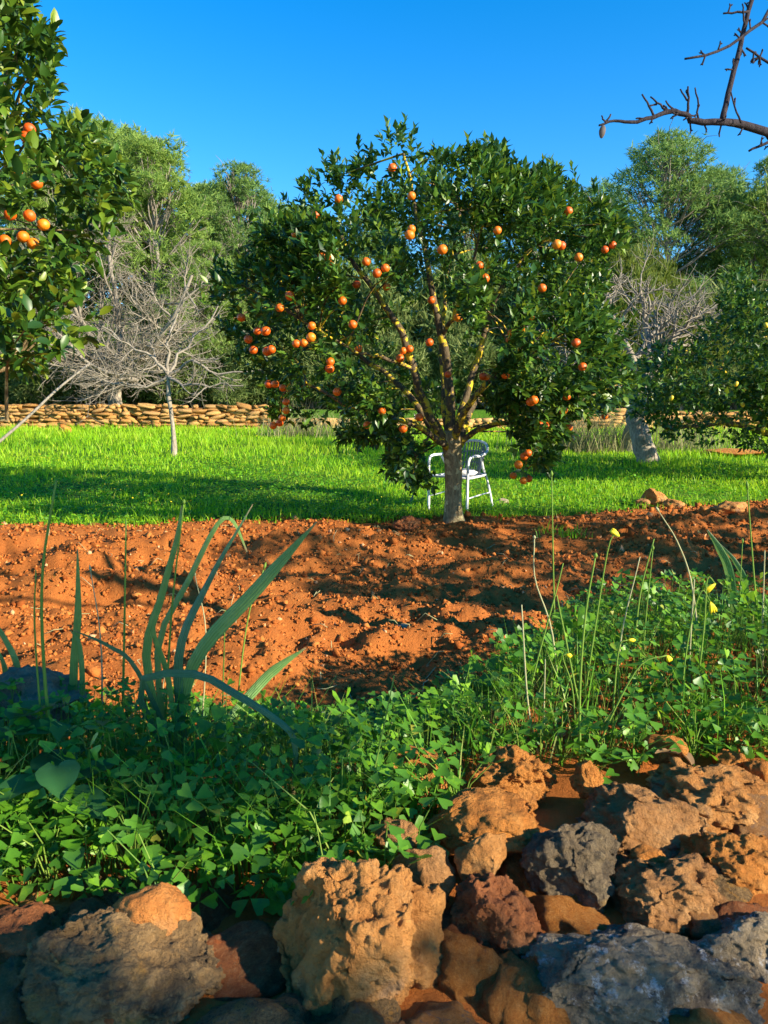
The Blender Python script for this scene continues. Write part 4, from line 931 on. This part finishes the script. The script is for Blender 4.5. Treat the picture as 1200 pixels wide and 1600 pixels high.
def rock(label, px, py, D, w, h, seed, mat, dep=0.8, sub=5, rot=(0, 0, 0), rough=.13, facets=9, pit=0., name='rock', cat='rock', hollows=(), cut=(.55, .9), group=None, flat=False):
    c = at(px, py, D); k = D / FPX / CPT
    V, F = rock_shape(seed, sub, rough, facets, pit, cut, hollows)
    from mathutils import Euler
    R = np.array(Euler(rot).to_matrix()); V = V @ R.T; lo, hi = V.min(0), V.max(0); V = (V - (lo + hi) / 2) / ((hi - lo) / 2)
    V = V * np.array([w * k / 2, w * k / 2 * dep, h * k / 2])
    o = MB().add(V, F).build(name, M[mat], smooth=not flat); o.location = tuple(c); return tag(o, label, cat, group)
RG = 'rubble stones of the tumbled wall'
rock('largest tan boulder with a lit crown and hollows under its brow', 562, 1468, 1.00, 300, 306, 3, 'r_boulder', .85, 7, (.2, -.25, 2.0), .10, 14, .03, cut=(.45, .8), hollows=[((-.62, -.55, .62), .34, .16), ((-.2, -.75, .55), .16, .10)])
rock('broad dark grey boulder with pale lichen specks', 188, 1532, .97, 366, 190, 14, 'r_dark', .62, 7, (0, 0, .2), .11, 9, .02)
rock('small orange stone with a flat sunlit face on the grey boulder', 240, 1420, 1.05, 136, 96, 25, 'r_bright', .8, 5, (.3, 0, 1.), .07, 12, 0, cut=(.45, .8))
rock('reddish stone wedged behind the dark grey boulder', 25, 1462, 1.06, 150, 78, 36, 'r_red', .8, 5)
rock('pointed ochre brown stone above the reddish stone', 62, 1425, 1.16, 100, 72, 47, 'r_tan', .8, 5, (0, .3, 0), .10, 11)
rock('knobbly rusty stone between the pointed stone and the orange stone', 130, 1443, 1.09, 92, 56, 58, 'r_red', .8, 5)
rock('huge pale slab blotched with white lichen', 985, 1545, .97, 450, 195, 69, 'r_lichen', .60, 7, (0, 0, .3), .10, 9, .03, cut=(.5, .8))
rock('white lichen covered block at the end of the pale slab', 1165, 1500, 1.03, 260, 150, 70, 'r_lichen', .7, 6, (0, 0, 1.), .12, 9)
rock('rough red stone with rusty lumps against the largest boulder', 775, 1440, 1.07, 178, 160, 81, 'r_red', .8, 6, (0, .2, 0), .13, 8, .05)
rock('dull red stone low beneath the rough red stone', 722, 1512, 1.02, 90, 110, 82, 'r_red', .8, 5, (0, .2, 0), .11, 8, .03)
rock('triangular brown stone leaning behind the largest boulder', 662, 1372, 1.14, 108, 118, 92, 'r_brown', .8, 5, (0, .5, 0), .08, 12, 0, cut=(.45, .8))
rock('small three sided tan stone before the flat ochre block', 752, 1340, 1.14, 92, 84, 103, 'r_tan', .8, 5, (0, .2, .5), .06, 13, 0, cut=(.42, .75))
rock('flat topped ochre block half in shade', 752, 1292, 1.28, 196, 112, 114, 'r_orange', .85, 6, (0, 0, .2), .08, 12, 0, cut=(.5, .8))
rock('speckled grey stone leaning over a dark gap', 893, 1368, 1.17, 176, 178, 125, 'r_grey', .75, 6, (0, -.3, 0), .14, 10)
rock('brown wedge of rock sloping down behind the speckled grey stone', 998, 1288, 1.36, 214, 122, 136, 'r_brown', .8, 6, (0, .35, 0), .11, 11)
rock('craggy brown stone lying on the pale slab', 1037, 1402, 1.13, 214, 118, 147, 'r_brown', .75, 6, (0, 0, .6), .16, 9, .04)
rock('long sunlit ridge of rough tan rock under the clover', 1120, 1262, 1.46, 250, 128, 158, 'r_tan', .8, 6, (0, .2, 0), .16, 8, .05)
rock('bright ochre rock with a porous sunlit top', 1150, 1368, 1.24, 220, 140, 169, 'r_orange', .8, 6, (0, 0, .4), .13, 9, .10)
rock('pitted ochre block with leaf shadows across it', 797, 1215, 1.50, 150, 112, 180, 'r_orange', .8, 6, (0, 0, .9), .14, 9, .12)
rock('sunlit ochre stone peeping out among the clover leaves', 642, 1203, 1.50, 124, 82, 191, 'r_orange', .8, 5, (0, 0, .2), .12, 9, .08)
rock('upright sliver of sunlit ochre stone in the clover', 918, 1218, 1.45, 56, 70, 202, 'r_orange', .8, 5)
rock('little ochre stone squeezed above the craggy brown stone', 1012, 1345, 1.22, 66, 42, 213, 'r_orange', .8, 4, rough=.08)
rock('grey shaded stone between the clover and triangular stone', 618, 1302, 1.24, 78, 50, 224, 'r_brown', .8, 5)
rock('dark brown stone sunk between the largest boulder and pale slab', 716, 1578, .98, 104, 70, 235, 'r_brown', .8, 5)
rock('shaded brown stone in the hollow beside the largest boulder', 382, 1560, 1.05, 110, 80, 246, 'r_brown', .8, 5)
rock('small reddish earth lump by the dead leaves', 1142, 1190, 1.62, 56, 38, 257, 'r_orange', .8, 4)
rock('small ochre earth lump on the sunlit ridge', 1186, 1205, 1.58, 50, 42, 268, 'r_orange', .8, 4)
rock('ochre crumb of rock under the clover by the dead leaves', 1040, 1172, 1.62, 70, 52, 279, 'r_orange', .8, 4)
rock('pinkish little stone resting before the dark grey boulder', 176, 1592, .90, 56, 36, 290, 'r_red', .8, 4)
rock('smooth white pebble in the dark gap', 396, 1586, .97, 34, 24, 301, 'r_white', .9, 4, rough=.03, facets=2, name='pebble', cat='pebble')
rock('smooth grey pebble next to the white pebble', 424, 1593, .96, 24, 18, 312, 'r_grey', .9, 4, rough=.03, facets=2, name='pebble', cat='pebble')
rock('round dark pebble resting on the pale slab', 968, 1466, 1.06, 42, 34, 323, 'r_dark', .9, 4, rough=.05, facets=4, name='pebble', cat='pebble')
rock('grey shaded little stone behind the orange stone', 225, 1394, 1.18, 60, 34, 334, 'r_brown', .8, 4)
rock('dark little stone at the foot of the clover', 175, 1400, 1.18, 40, 34, 335, 'r_brown', .8, 4)
rock('weathered grooved grey lump of old wood beside the strap leaves', 58, 1092, 1.72, 175, 105, 345, 'wood', .8, 5, (0, .3, 0), .10, 8, name='wood_lump', cat='wood')
# filler rubble below and beside
rng = np.random.default_rng(95); k_ = 0
fm = [rock_shape(400 + k, 4, .14, 9)for k in range(5)]
fme = [MB().add(*s).mesh('rubble_stone', smooth=True) for s in fm]
for i, me in enumerate(fme): me.materials.append(M[['r_brown', 'r_tan', 'r_dark', 'r_red', 'r_orange'][i]])
for (x, y) in [(-.62, .72), (-.38, .70), (-.14, .72), (.10, .70), (.32, .72), (.58, .70), (.82, .78), (-.88, .85), (-.95, 1.1), (.80, .98), (.95, 1.2), (1.05, 1.45), (-.05, .92), (.12, 1.10), (.30, 1.12), (.52, 1.12), (.36, 1.30), (.62, 1.24), (-.22, 1.0), (.20, .93), (.74, 1.42), (.18, 1.36), (1.25, 1.3), (-1.2, .95), (.44, .88), (-.02, .84), (.075, .87), (-.17, .88), (-.12, .80), (.13, .99), (-.52, .98), (-.56, 1.10), (-.45, 1.16), (-.30, 1.12), (.27, 1.22), (.46, 1.30), (.24, 1.02), (.05, 1.04), (.58, 1.06)] + [(sx * (1.0 + .2 * q + .07 * math.sin(q * 5 + sx)), yy_ + .05 * math.cos(q * 3)) for sx in (-1, 1) for q in range(5) for yy_ in ((.72, 1.0, 1.3) if sx > 0 else (.72, .98))]:
    s = rng.uniform(.075, .105) if abs(x) < .97 else rng.uniform(.11, .15)
    o = link('rubble_stone', fme[k_ % 5], None, None, (x, y, .355 + rng.uniform(-.02, .01)), (rng.uniform(-.4, .4), rng.uniform(-.4, .4), rng.uniform(0, 6)), (s, s * .85, s * .62)); k_ += 1
    tag(o, 'small %s rubble stone wedged low among the larger tumbled stones' % ['brown', 'tan', 'dark grey', 'reddish', 'ochre'][(k_ - 1) % 5], 'stone', 'rubble stones filling the gaps')
# stones lying on the strip and meadow
def field_rock(label, px, py, w, h, seed, mat, **kw):
    p = hit(px, py); o = rock(label, px, py - h * .32, p[1], w, h, seed, mat, **kw)
    if p[1] < soil_edge(p[0]): o.location.z += float(soil_h(p[0:1], p[1:2])[0])
    return o
field_rock('tan heap of rock with a pointed top at the edge of the soil', 1024, 790, 42, 34, 501, 'r_tan', sub=5, facets=12)
field_rock('flat tan stone fallen beside the pointed heap', 1052, 794, 34, 18, 502, 'r_tan', sub=4)
field_rock('brown stone under the pointed heap', 1004, 792, 24, 16, 503, 'r_brown', sub=4)
field_rock('sunlit flat ochre stone on the soil towards the lemon tree', 1105, 802, 34, 16, 504, 'r_orange', sub=4)
field_rock('long pale ochre stone on the soil under the lemon tree', 1140, 804, 52, 22, 505, 'r_tan', sub=4)
field_rock('dark earth clod near the foot of the orange tree', 636, 826, 46, 28, 506, 'r_red', sub=5, rough=.2)
field_rock('rounded pale cream stone in the grass by the chair', 786, 788, 19, 12, 507, 'r_pale', sub=4, rough=.05)
field_rock('pale flat stone lying on the red soil near the clover', 632, 988, 44, 16, 508, 'r_pale', sub=4)
field_rock('big rounded ochre boulder at the foot of the stone wall', 101, 678, 21, 19, 509, 'r_orange', sub=4)
field_rock('bare ochre earth mound beyond the lemon tree', 1150, 712, 95, 13, 510, 'r_orange', sub=5, rough=.06, facets=3)

# ------------------------------------------------------------------ clover
def leaflet():
    o = np.array([(0, 0, 0), (-.30, .42, .07), (-.50, .80, .10), (-.30, 1.0, .07), (0, .84, 0), (.30, 1.0, .07), (.50, .80, .10), (.30, .42, .07), (0, .5, -.02)])
    f = [(0, 8, 1), (1, 8, 2), (2, 8, 3), (3, 8, 4), (4, 8, 5), (5, 8, 6), (6, 8, 7), (7, 8, 0)]
    return o, np.array(f)
def trefoil(tilt):
    V = []; F = []; o, f = leaflet()
    for k in range(3):
        a = k * 2 * math.pi / 3; c, s = math.cos(a), math.sin(a); q = o.copy(); q[:, 1] += .06
        y = q[:, 1] * math.cos(tilt) - q[:, 2] * math.sin(tilt); z = q[:, 1] * math.sin(tilt) + q[:, 2] * math.cos(tilt)
        F.append(f + len(V) * 9); V.append(np.stack([q[:, 0] * c - y * s, q[:, 0] * s + y * c, z], 1))
    return np.concatenate(V), np.concatenate(F)
TREF = [trefoil(t) for t in (-.35, .0, .25)]
def cl_start(x): return 1.13 + .50 * sm(-.12, .30, x) + .06 * n2(x, 0 * x, 3, 44)
def cl_end(x): return 2.30 + .25 * sm(-.6, .0, x) + 1.05 * sm(.1, 1.1, x) + .15 * n2(x, 0 * x, 2.3, 45)
rng = np.random.default_rng(96); n = 23500
y = 1.05 + 2.9 * rng.random(n) ** 1.25; x = rng.uniform(-1, 1, n) * (1.15 + .75 * y)
ok = (y > cl_start(x)) & (y < cl_end(x) + rng.normal(0, .10, n)); x, y = x[ok], y[ok]
dens = .70 + .35 * n2(x, y, 2.2, 46) - .35 * sm(.0, .5, y - cl_end(x) + .45); ok = rng.random(len(x)) < dens; x, y = x[ok], y[ok]
hgt = (.19 + .06 * n2(x, y, 1.8, 47)) * sm(-.05, .35, y - cl_start(x)) ** .5 * (1 - .45 * sm(-.35, .1, y - cl_end(x))); hgt = hgt * rng.uniform(.45, 1.15, len(x))
B = np.stack([x, y, g(x, y)], 1); n = len(x)
top_ = B + np.stack([rng.normal(0, .025, n), rng.normal(0, .025, n), np.maximum(hgt, .02)], 1)
mb = MB(); mst = MB()
for k in range(3):
    q = np.arange(n) % 3 == k; a = rng.uniform(0, 6.28, q.sum())
    up = nrm(np.array([0, 0, 1.0]) + .55 * rng.normal(size=(q.sum(), 3)) + .25 * SUN); ax = np.stack([np.cos(a), np.sin(a), 0 * a], 1)
    mb.inst(*TREF[k], top_[q], frames(np.cross(up, np.cross(ax, up)), up), .0205 * np.exp(rng.normal(0, .32, q.sum())))
tag(mb.build('clover_cover', M['clover']), 'mass of heart leaved green clover between the stones and tilled soil', 'clover', kind='stuff')
sv = np.array([(-1, 0, 0), (1, 0, 0), (.8, 0, 1), (-.8, 0, 1), (0, -1, 0), (0, 1, 0), (0, .8, 1), (0, -.8, 1.)])
d = top_ - B; L = np.linalg.norm(d, axis=1); a = rng.uniform(0, 6.28, n); Rz = frames(np.stack([np.cos(a), np.sin(a), 0 * a], 1), d / L[:, None])
Rz = np.stack([Rz[:, :, 0], np.cross(d / L[:, None], Rz[:, :, 0]), d / L[:, None]], -1)
mst.inst(sv, np.array([(0, 1, 2, 3), (4, 5, 6, 7)]), B, Rz, np.stack([np.full(n, .0011), np.full(n, .0011), L], 1))
tag(mst.build('clover_stems', M['stalk']), 'thin pale green stems holding up the clover leaves', 'clover', kind='stuff')
# grass blades growing up through the clover
gx_ = rng.uniform(-1, 1, 5200); gy_ = rng.uniform(1.15, 3.4, 5200); gx_ = gx_ * (.5 + .6 * gy_)
ok = (gy_ > cl_start(gx_)) & (gy_ < cl_end(gx_) - .05) & (n2(gx_, gy_, 2.0, 48) > -.15); gx_, gy_ = gx_[ok], gy_[ok]; k = len(gx_)
mb = MB(); blades(mb, np.stack([gx_, gy_, g(gx_, gy_)], 1), rng.uniform(.08, .26, k), rng.uniform(.0012, .0026, k), rng.uniform(.1, .9, k), rng)
tag(mb.build('grass_blades', M['clovergrass']), 'fine grass blades growing up through the clover', 'grass', kind='stuff')
# single clover plants that stand out in front, each leaf a part
tme = [MB().add(*t).mesh('leaf') for t in TREF]
for t in tme: t.materials.append(M['clover'])
CG = 'clover plants standing out over the stones'
cl_lab = 'leafy clover plant with large heart shaped leaves at the edge of the patch'
spots = [(x_, float(cl_start(np.array([x_]))[0]) + rng.uniform(-.03, .22)) for x_ in np.concatenate([np.linspace(-.72, .0, 17), np.linspace(.05, 1.0, 19)])]
for (x_, y_) in spots:
    b_ = np.array([x_, y_, g1(x_, y_)]); root = thing('clover_plant', cl_lab, 'clover', b_, CG)
    ms = MB()
    for k in range(8):
        a_ = rng.uniform(0, 6.28); r_ = rng.uniform(.02, .085); t_ = np.array([r_ * math.cos(a_), r_ * math.sin(a_) - .02, rng.uniform(.05, .17)])
        ms.tube(np.array([(0, 0, -.005), t_ * np.array([.35, .35, .6]), t_]), [.0016, .0013, .001], 4, cap=False)
        lo = link('leaf', tme[k % 3], None, root, t_, (rng.normal(0, .35) + .25, rng.normal(0, .35), rng.uniform(0, 6.28))); s_ = rng.uniform(.021, .031); lo.scale = (s_, s_, s_)
    ms.build('stem', M['stalk'], root)

# ------------------------------------------------------------------ strap leaved plant and broad leaves
def strap(pts, widths, fold=.35, n=16):
    p = spline(pts, n); w = np.interp(np.linspace(0, 1, n), np.linspace(0, 1, len(widths)), widths)
    t = nrm(np.gradient(p, axis=0)); v = nrm(p - np.array([0, 0, CAM_Z])); s = nrm(np.cross(t, v)); s = nrm(s + .35 * np.cross(s, t)); nn = np.cross(s, t)
    V = np.stack([p - s * w[:, None] / 2 + nn * w[:, None] * fold * .5, p, p + s * w[:, None] / 2 + nn * w[:, None] * fold * .5], 1).reshape(-1, 3)
    return V, grid_faces(n, 3)
def strap_leaf(pts, ws, mt, root, off):
    V, F = strap(pts, ws); o = MB().add(V, F).build('leaf', M[mt], root, off=off, smooth=True)
    for nm, v in (('across', np.tile([0., 1., 2.], len(V) // 3)), ('along', np.repeat(np.linspace(0, 1, len(V) // 3), 3))):
        o.data.attributes.new(nm, 'FLOAT', 'POINT').data.foreach_set('value', v.astype(np.float32))
sb = np.array([-.47, 1.62, 0]); sb[2] = g1(sb[0], sb[1])
st = thing('strap_leaved_plant', 'tall plant of long blue green strap leaves rising over the red soil', 'plant', sb)
def W(px, D=1.62): return .68 * px / FPX * D
LV_ = [([(275, 1230, 1.62), (300, 1040, 1.62), (400, 920, 1.60), (495, 815, 1.58)], [14, 30, 36, 30, 3], 'strap'),
       ([(268, 1230, 1.62), (278, 1030, 1.62), (325, 910, 1.66), (395, 788, 1.70)], [14, 24, 20, 12, 2], 'strap_dark'),
       ([(262, 1230, 1.62), (228, 1035, 1.62), (252, 930, 1.6), (275, 845, 1.58), (284, 790, 1.58)], [14, 22, 18, 12, 3], 'strap'),
       ([(266, 1230, 1.64), (245, 1020, 1.68), (295, 905, 1.70), (340, 818, 1.72), (365, 815, 1.73), (386, 862, 1.74)], [14, 16, 15, 12, 9, 4], 'strap'),
       ([(255, 1240, 1.6), (215, 1075, 1.55), (300, 1052, 1.48), (370, 1085, 1.42), (440, 1130, 1.38), (462, 1165, 1.36), (458, 1250, 1.36)], [14, 17, 18, 17, 14, 12, 8], 'strap_dark'),
       ([(258, 1230, 1.6), (215, 1050, 1.6), (170, 1010, 1.58), (115, 985, 1.56)], [12, 11, 9, 2], 'strap_dark'),
       ([(285, 1230, 1.66), (395, 1080, 1.75), (430, 1045, 1.78), (478, 1012, 1.8)], [12, 28, 26, 3], 'strap'),
       ([(262, 1230, 1.62), (262, 1060, 1.58), (240, 990, 1.55), (246, 930, 1.55)], [12, 14, 10, 2], 'strap')]
for pts, ws, mt in LV_:
    P_ = [at(*q) for q in pts]; P_[0] = sb + np.array([random.uniform(-.03, .03), random.uniform(-.02, .02), -.01])
    strap_leaf(P_, [W(w) for w in ws], mt, st, sb)
for base_px, lst, lab in [((118, 1.75), [([(118, 1215, 1.75), (114, 1060, 1.72), (121, 960, 1.70), (121, 858, 1.70)], [12, 20, 17, 3], 'strap'), ([(120, 1215, 1.75), (128, 1090, 1.7), (124, 1010, 1.7), (110, 985, 1.7)], [10, 14, 11, 2], 'strap')], 'upright pair of strap leaves beside the grey wood lump'),
                          ((30, 1.8), [([(40, 1200, 1.8), (30, 1060, 1.78), (5, 995, 1.78), (-20, 960, 1.78)], [12, 16, 12, 2], 'strap'), ([(20, 1200, 1.8), (5, 1100, 1.8), (8, 1050, 1.8), (-5, 1010, 1.8)], [12, 18, 14, 2], 'strap')], 'strap leaves leaning away behind the grey wood lump'),
                          ((1150, 2.6), [([(1150, 1000, 2.6), (1140, 900, 2.6), (1125, 860, 2.6), (1105, 828, 2.6)], [14, 22, 18, 3], 'strap'), ([(1155, 1000, 2.6), (1165, 920, 2.6), (1150, 880, 2.6), (1125, 850, 2.62)], [10, 14, 12, 2], 'strap')], 'short folded strap leaves standing above the sunlit clover')]:
    b_ = at(base_px[0], 1100, base_px[1]); b_[2] = g1(b_[0], b_[1]); root = thing('strap_leaved_plant', lab, 'plant', b_)
    for pts, ws, mt in lst:
        P_ = [at(*q) for q in pts]; P_[0] = b_ + np.array([random.uniform(-.01, .01), 0, -.01]); strap_leaf(P_, [W(w, base_px[1]) for w in ws], mt, root, b_)
def broad_leaf(L, Wd, n=9):
    t = np.linspace(0, 1, n); w = Wd * np.sin(np.clip(t * .97 + .03, 0, 1) ** .7 * math.pi) ** .8; V = []
    for i in range(n):
        for k, u in enumerate((-1, -.5, 0, .5, 1)): V.append((u * w[i] / 2, t[i] * L, .12 * Wd * abs(u) - .25 * L * t[i] ** 2 + .03 * Wd * math.sin(t[i] * 16 + k * 2) * abs(u)))
    return np.array(V), grid_faces(n, 5)
for (px, D, lab, lst) in [(95, 1.30, 'broad leaved dock weed with drooping dark leaves in the shade', [(.5, .14, .085, .14), (-.6, .12, .07, .13), (-2.2, .13, .08, .12), (2.4, .12, .08, .15), (3.6, .12, .075, .18)]),
                          (15, 1.42, 'broad leaved weed with a pale sunlit leaf below the wood lump', [(-1.4, .12, .08, .18), (.6, .10, .07, .15), (2.6, .11, .08, .12), (-.4, .13, .08, .20)])]:
    b_ = at(px, 1290, D); b_[2] = g1(b_[0], b_[1]); root = thing('broad_leaved_weed', lab, 'weed', b_)
    for (a_, L_, w_, z_) in lst:
        o = link('leaf', MB().add(*broad_leaf(L_, w_)).mesh('leaf', smooth=True), M['broad'], root, (.02 * math.sin(-a_), .02 * math.cos(a_), z_), (.15, 0, a_))
        MB().tube(np.array([(0, 0, 0), (.008 * math.sin(-a_), .008 * math.cos(a_), z_ * .6), (.02 * math.sin(-a_), .02 * math.cos(a_), z_)]), .0025, 5).build('stem', M['stalk'], root)

# ------------------------------------------------------------------ tall stalks and yellow buds
GS = 'tall thin grass stalks over the clover'
def stalk(pts, r, mat, label=None, head=0.0, D=1.8, group=GS, name='grass_stalk'):
    P_ = [at(p[0], p[1], p[2] if len(p) > 2 else D) for p in pts]; b_ = P_[0].copy(); b_[2] = g1(b_[0], b_[1]) - .005
    P_ = [b_] + P_[1:] if len(P_) > 2 else [b_, (b_ + P_[1]) / 2 + np.array([.004, 0, 0]), P_[1]]
    p = spline(P_, 14); m = MB().tube(p, np.linspace(r, r * .5, 14), 6)
    if head:
        d = nrm(p[-1] - p[-2]); m.tube(np.array([p[-1], p[-1] + d * head * .5, p[-1] + d * head]), [r * .6, r * 1.5, r * .3], 6)
    o = m.build(name, M[mat], off=b_, smooth=True); o.location = tuple(b_)
    return tag(o, label, 'stalk', group), p[-1]
gl = 'thin upright green grass stalk rising above the clover'; sl = 'thin dry straw coloured stalk rising above the clover'
for pts, r, mt, h in [([(90, 1260, 1.5), (70, 1060, 1.5), (66, 900, 1.5), (88, 750, 1.5)], .0042, 'stalk', 0), ([(75, 1250, 1.5), (55, 1000, 1.5), (56, 890, 1.5)], .0026, 'stalk', 0),
                      ([(190, 1200, 1.75), (194, 1000, 1.75), (197, 812, 1.75)], .0036, 'stalk', 0), ([(160, 1200, 1.75), (158, 1010, 1.75), (142, 895, 1.75)], .0022, 'straw', .02),
                      ([(255, 1220, 1.66), (268, 960, 1.66), (287, 788, 1.66)], .0030, 'stalk', .012), ([(360, 1180, 1.8), (385, 980, 1.8), (412, 890, 1.8)], .0026, 'stalk', .02),
                      ([(840, 1240, 1.7), (825, 1100, 1.7), (815, 945, 1.7)], .0032, 'straw', 0), ([(872, 1200, 2.0), (862, 985, 2.0), (836, 905, 2.0), (835, 842, 2.0)], .0030, 'straw', .01),
                      ([(868, 1150, 2.3), (866, 950, 2.3), (862, 745, 2.3)], .0036, 'stalk', .02), ([(905, 1260, 1.6), (906, 1080, 1.6), (915, 960, 1.6), (930, 872, 1.6)], .0034, 'stalk', .012),
                      ([(985, 1100, 2.3), (1000, 930, 2.3), (1022, 842, 2.3)], .0036, 'stalk', 0), ([(1095, 1100, 2.2), (1082, 920, 2.2), (1060, 850, 2.2), (1030, 800, 2.2)], .0030, 'straw', .02),
                      ([(1185, 1080, 2.4), (1178, 900, 2.4), (1168, 765, 2.4)], .0036, 'stalk', .03), ([(1190, 1080, 2.2), (1192, 960, 2.2), (1195, 860, 2.2)], .0032, 'straw', 0),
                      ([(1075, 1150, 2.0), (1078, 1020, 2.0), (1085, 905, 2.0)], .0030, 'straw', 0), ([(560, 1330, 1.35), (590, 1180, 1.35), (616, 1055, 1.35)], .0024, 'stalk', 0),
                      ([(535, 1330, 1.33), (534, 1240, 1.33), (535, 1185, 1.33)], .0026, 'stalk', 0), ([(445, 1340, 1.33), (462, 1260, 1.33), (495, 1180, 1.33)], .0028, 'stalk', 0),
                      ([(852, 1230, 1.72), (850, 1120, 1.72), (852, 1030, 1.72)], .0026, 'straw', 0), ([(935, 1230, 1.7), (912, 1130, 1.7), (880, 980, 1.7), (870, 930, 1.7)], .0030, 'stalk', 0),
                      ([(815, 1180, 1.85), (835, 1050, 1.85), (870, 920, 1.85), (880, 880, 1.85)], .0028, 'stalk', 0), ([(1000, 1150, 2.1), (1008, 980, 2.1), (1020, 860, 2.1)], .0026, 'stalk', .015),
                      ([(965, 1150, 2.0), (970, 1000, 2.0), (1000, 870, 2.0)], .0028, 'straw', 0), ([(1150, 1100, 2.5), (1155, 950, 2.5), (1160, 850, 2.5)], .0026, 'stalk', .02),
                      ([(310, 1180, 1.8), (322, 1000, 1.8), (305, 900, 1.8)], .0022, 'straw', .01), ([(345, 1200, 1.7), (350, 1020, 1.7), (352, 960, 1.7)], .0022, 'stalk', .01)]:
    stalk(pts, r, mt, gl if mt == 'stalk' else sl, h)
def bud(pts, label, ln=.02, D=1.8, r=.0028, tilt=None):
    o, e = stalk(pts, r, 'stalk', label, 0, D, 'yellow clover flower stalks', 'clover_flower'); o['category'] = 'flower'
    b_ = np.array(o.location); d = nrm(np.array(tilt if tilt else (.5, -.1, -.5), float))
    for k in range(3):
        dk = nrm(d + np.array([(k - 1) * .25, .1, 0])); s_ = e - b_
        MB().tube(np.array([s_, s_ + dk * ln * .35, s_ + dk * ln * .75, s_ + dk * ln]), [.0012, .0042, .0048, .0015], 7).build('petal', M['petal'], o, smooth=True)
bud([(905, 1200), (930, 980), (952, 850), (968, 838)], 'clover flower stalk with a pale open yellow head leaning over the soil', .028, 1.9, .0026, (-.4, 0, .3))
bud([(1085, 1100), (1100, 980), (1105, 905), (1118, 912)], 'clover flower stalk tipped by a bright yellow bud near the strap leaves', .034, 1.9, .0026, (-.6, 0, -.5))
bud([(1060, 1120), (1075, 1000), (1095, 925), (1110, 940)], 'clover flower stalk with a long hanging yellow bud', .034, 1.88, .0024, (.35, 0, -.8))
bud([(900, 1200), (895, 1080), (880, 1030), (884, 1022)], 'short clover flower stalk with two small yellow buds', .016, 1.7, .0022, (.5, 0, -.2))
bud([(955, 1200), (960, 1080), (968, 1010), (980, 1000)], 'clover flower stalk with one pale yellow bud bent sideways', .02, 1.7, .0026, (.9, 0, -.05))
bud([(925, 1200), (955, 1120), (1000, 1040), (1042, 1024)], 'arched clover flower stalk nodding with a yellow bud', .018, 1.65, .0028, (.5, 0, -.7))
# curled dead leaves on the stones
for (px, py, D, a_, lab) in [(1080, 1195, 1.56, .5, 'curled grey brown dead leaf beside the ochre earth lump'), (1062, 1180, 1.58, 2.1, 'orange brown dead leaf standing on edge by the clover'), (735, 1112, 1.75, 1.2, 'pale dry curled leaf lying on the clover stems')]:
    V, F = broad_leaf(.075, .035); V[:, 2] += 18 * V[:, 0] ** 2
    o = MB().add(V, F).build('dead_leaf', M['deadleaf'], smooth=True); o.location = tuple(at(px, py, D)); o.rotation_euler = (.5, .4, a_); tag(o, lab, 'leaf')
# dry straw bits on the soil
rng = np.random.default_rng(97); n = 160
y = rng.uniform(2.6, 7.5, n); x = rng.uniform(-1, 1, n) * .5 * y; m = MB()
for i in range(n):
    a_ = rng.uniform(0, 6.28); L_ = rng.uniform(.03, .11); c = np.array([x[i], y[i], 0]); d = np.array([math.cos(a_), math.sin(a_), 0]) * L_ / 2
    q = np.array([c - d, c + rng.normal(0, .01, 3), c + d]); q[:, 2] = g(q[:, 0], q[:, 1]) + soil_h(q[:, 0], q[:, 1]) + np.array([.018, .035, .022]); m.tube(q, .0022, 4)
tag(m.build('straw_litter', M['straw']), 'scattered bits of dry straw on the tilled red soil', 'straw', kind='stuff')
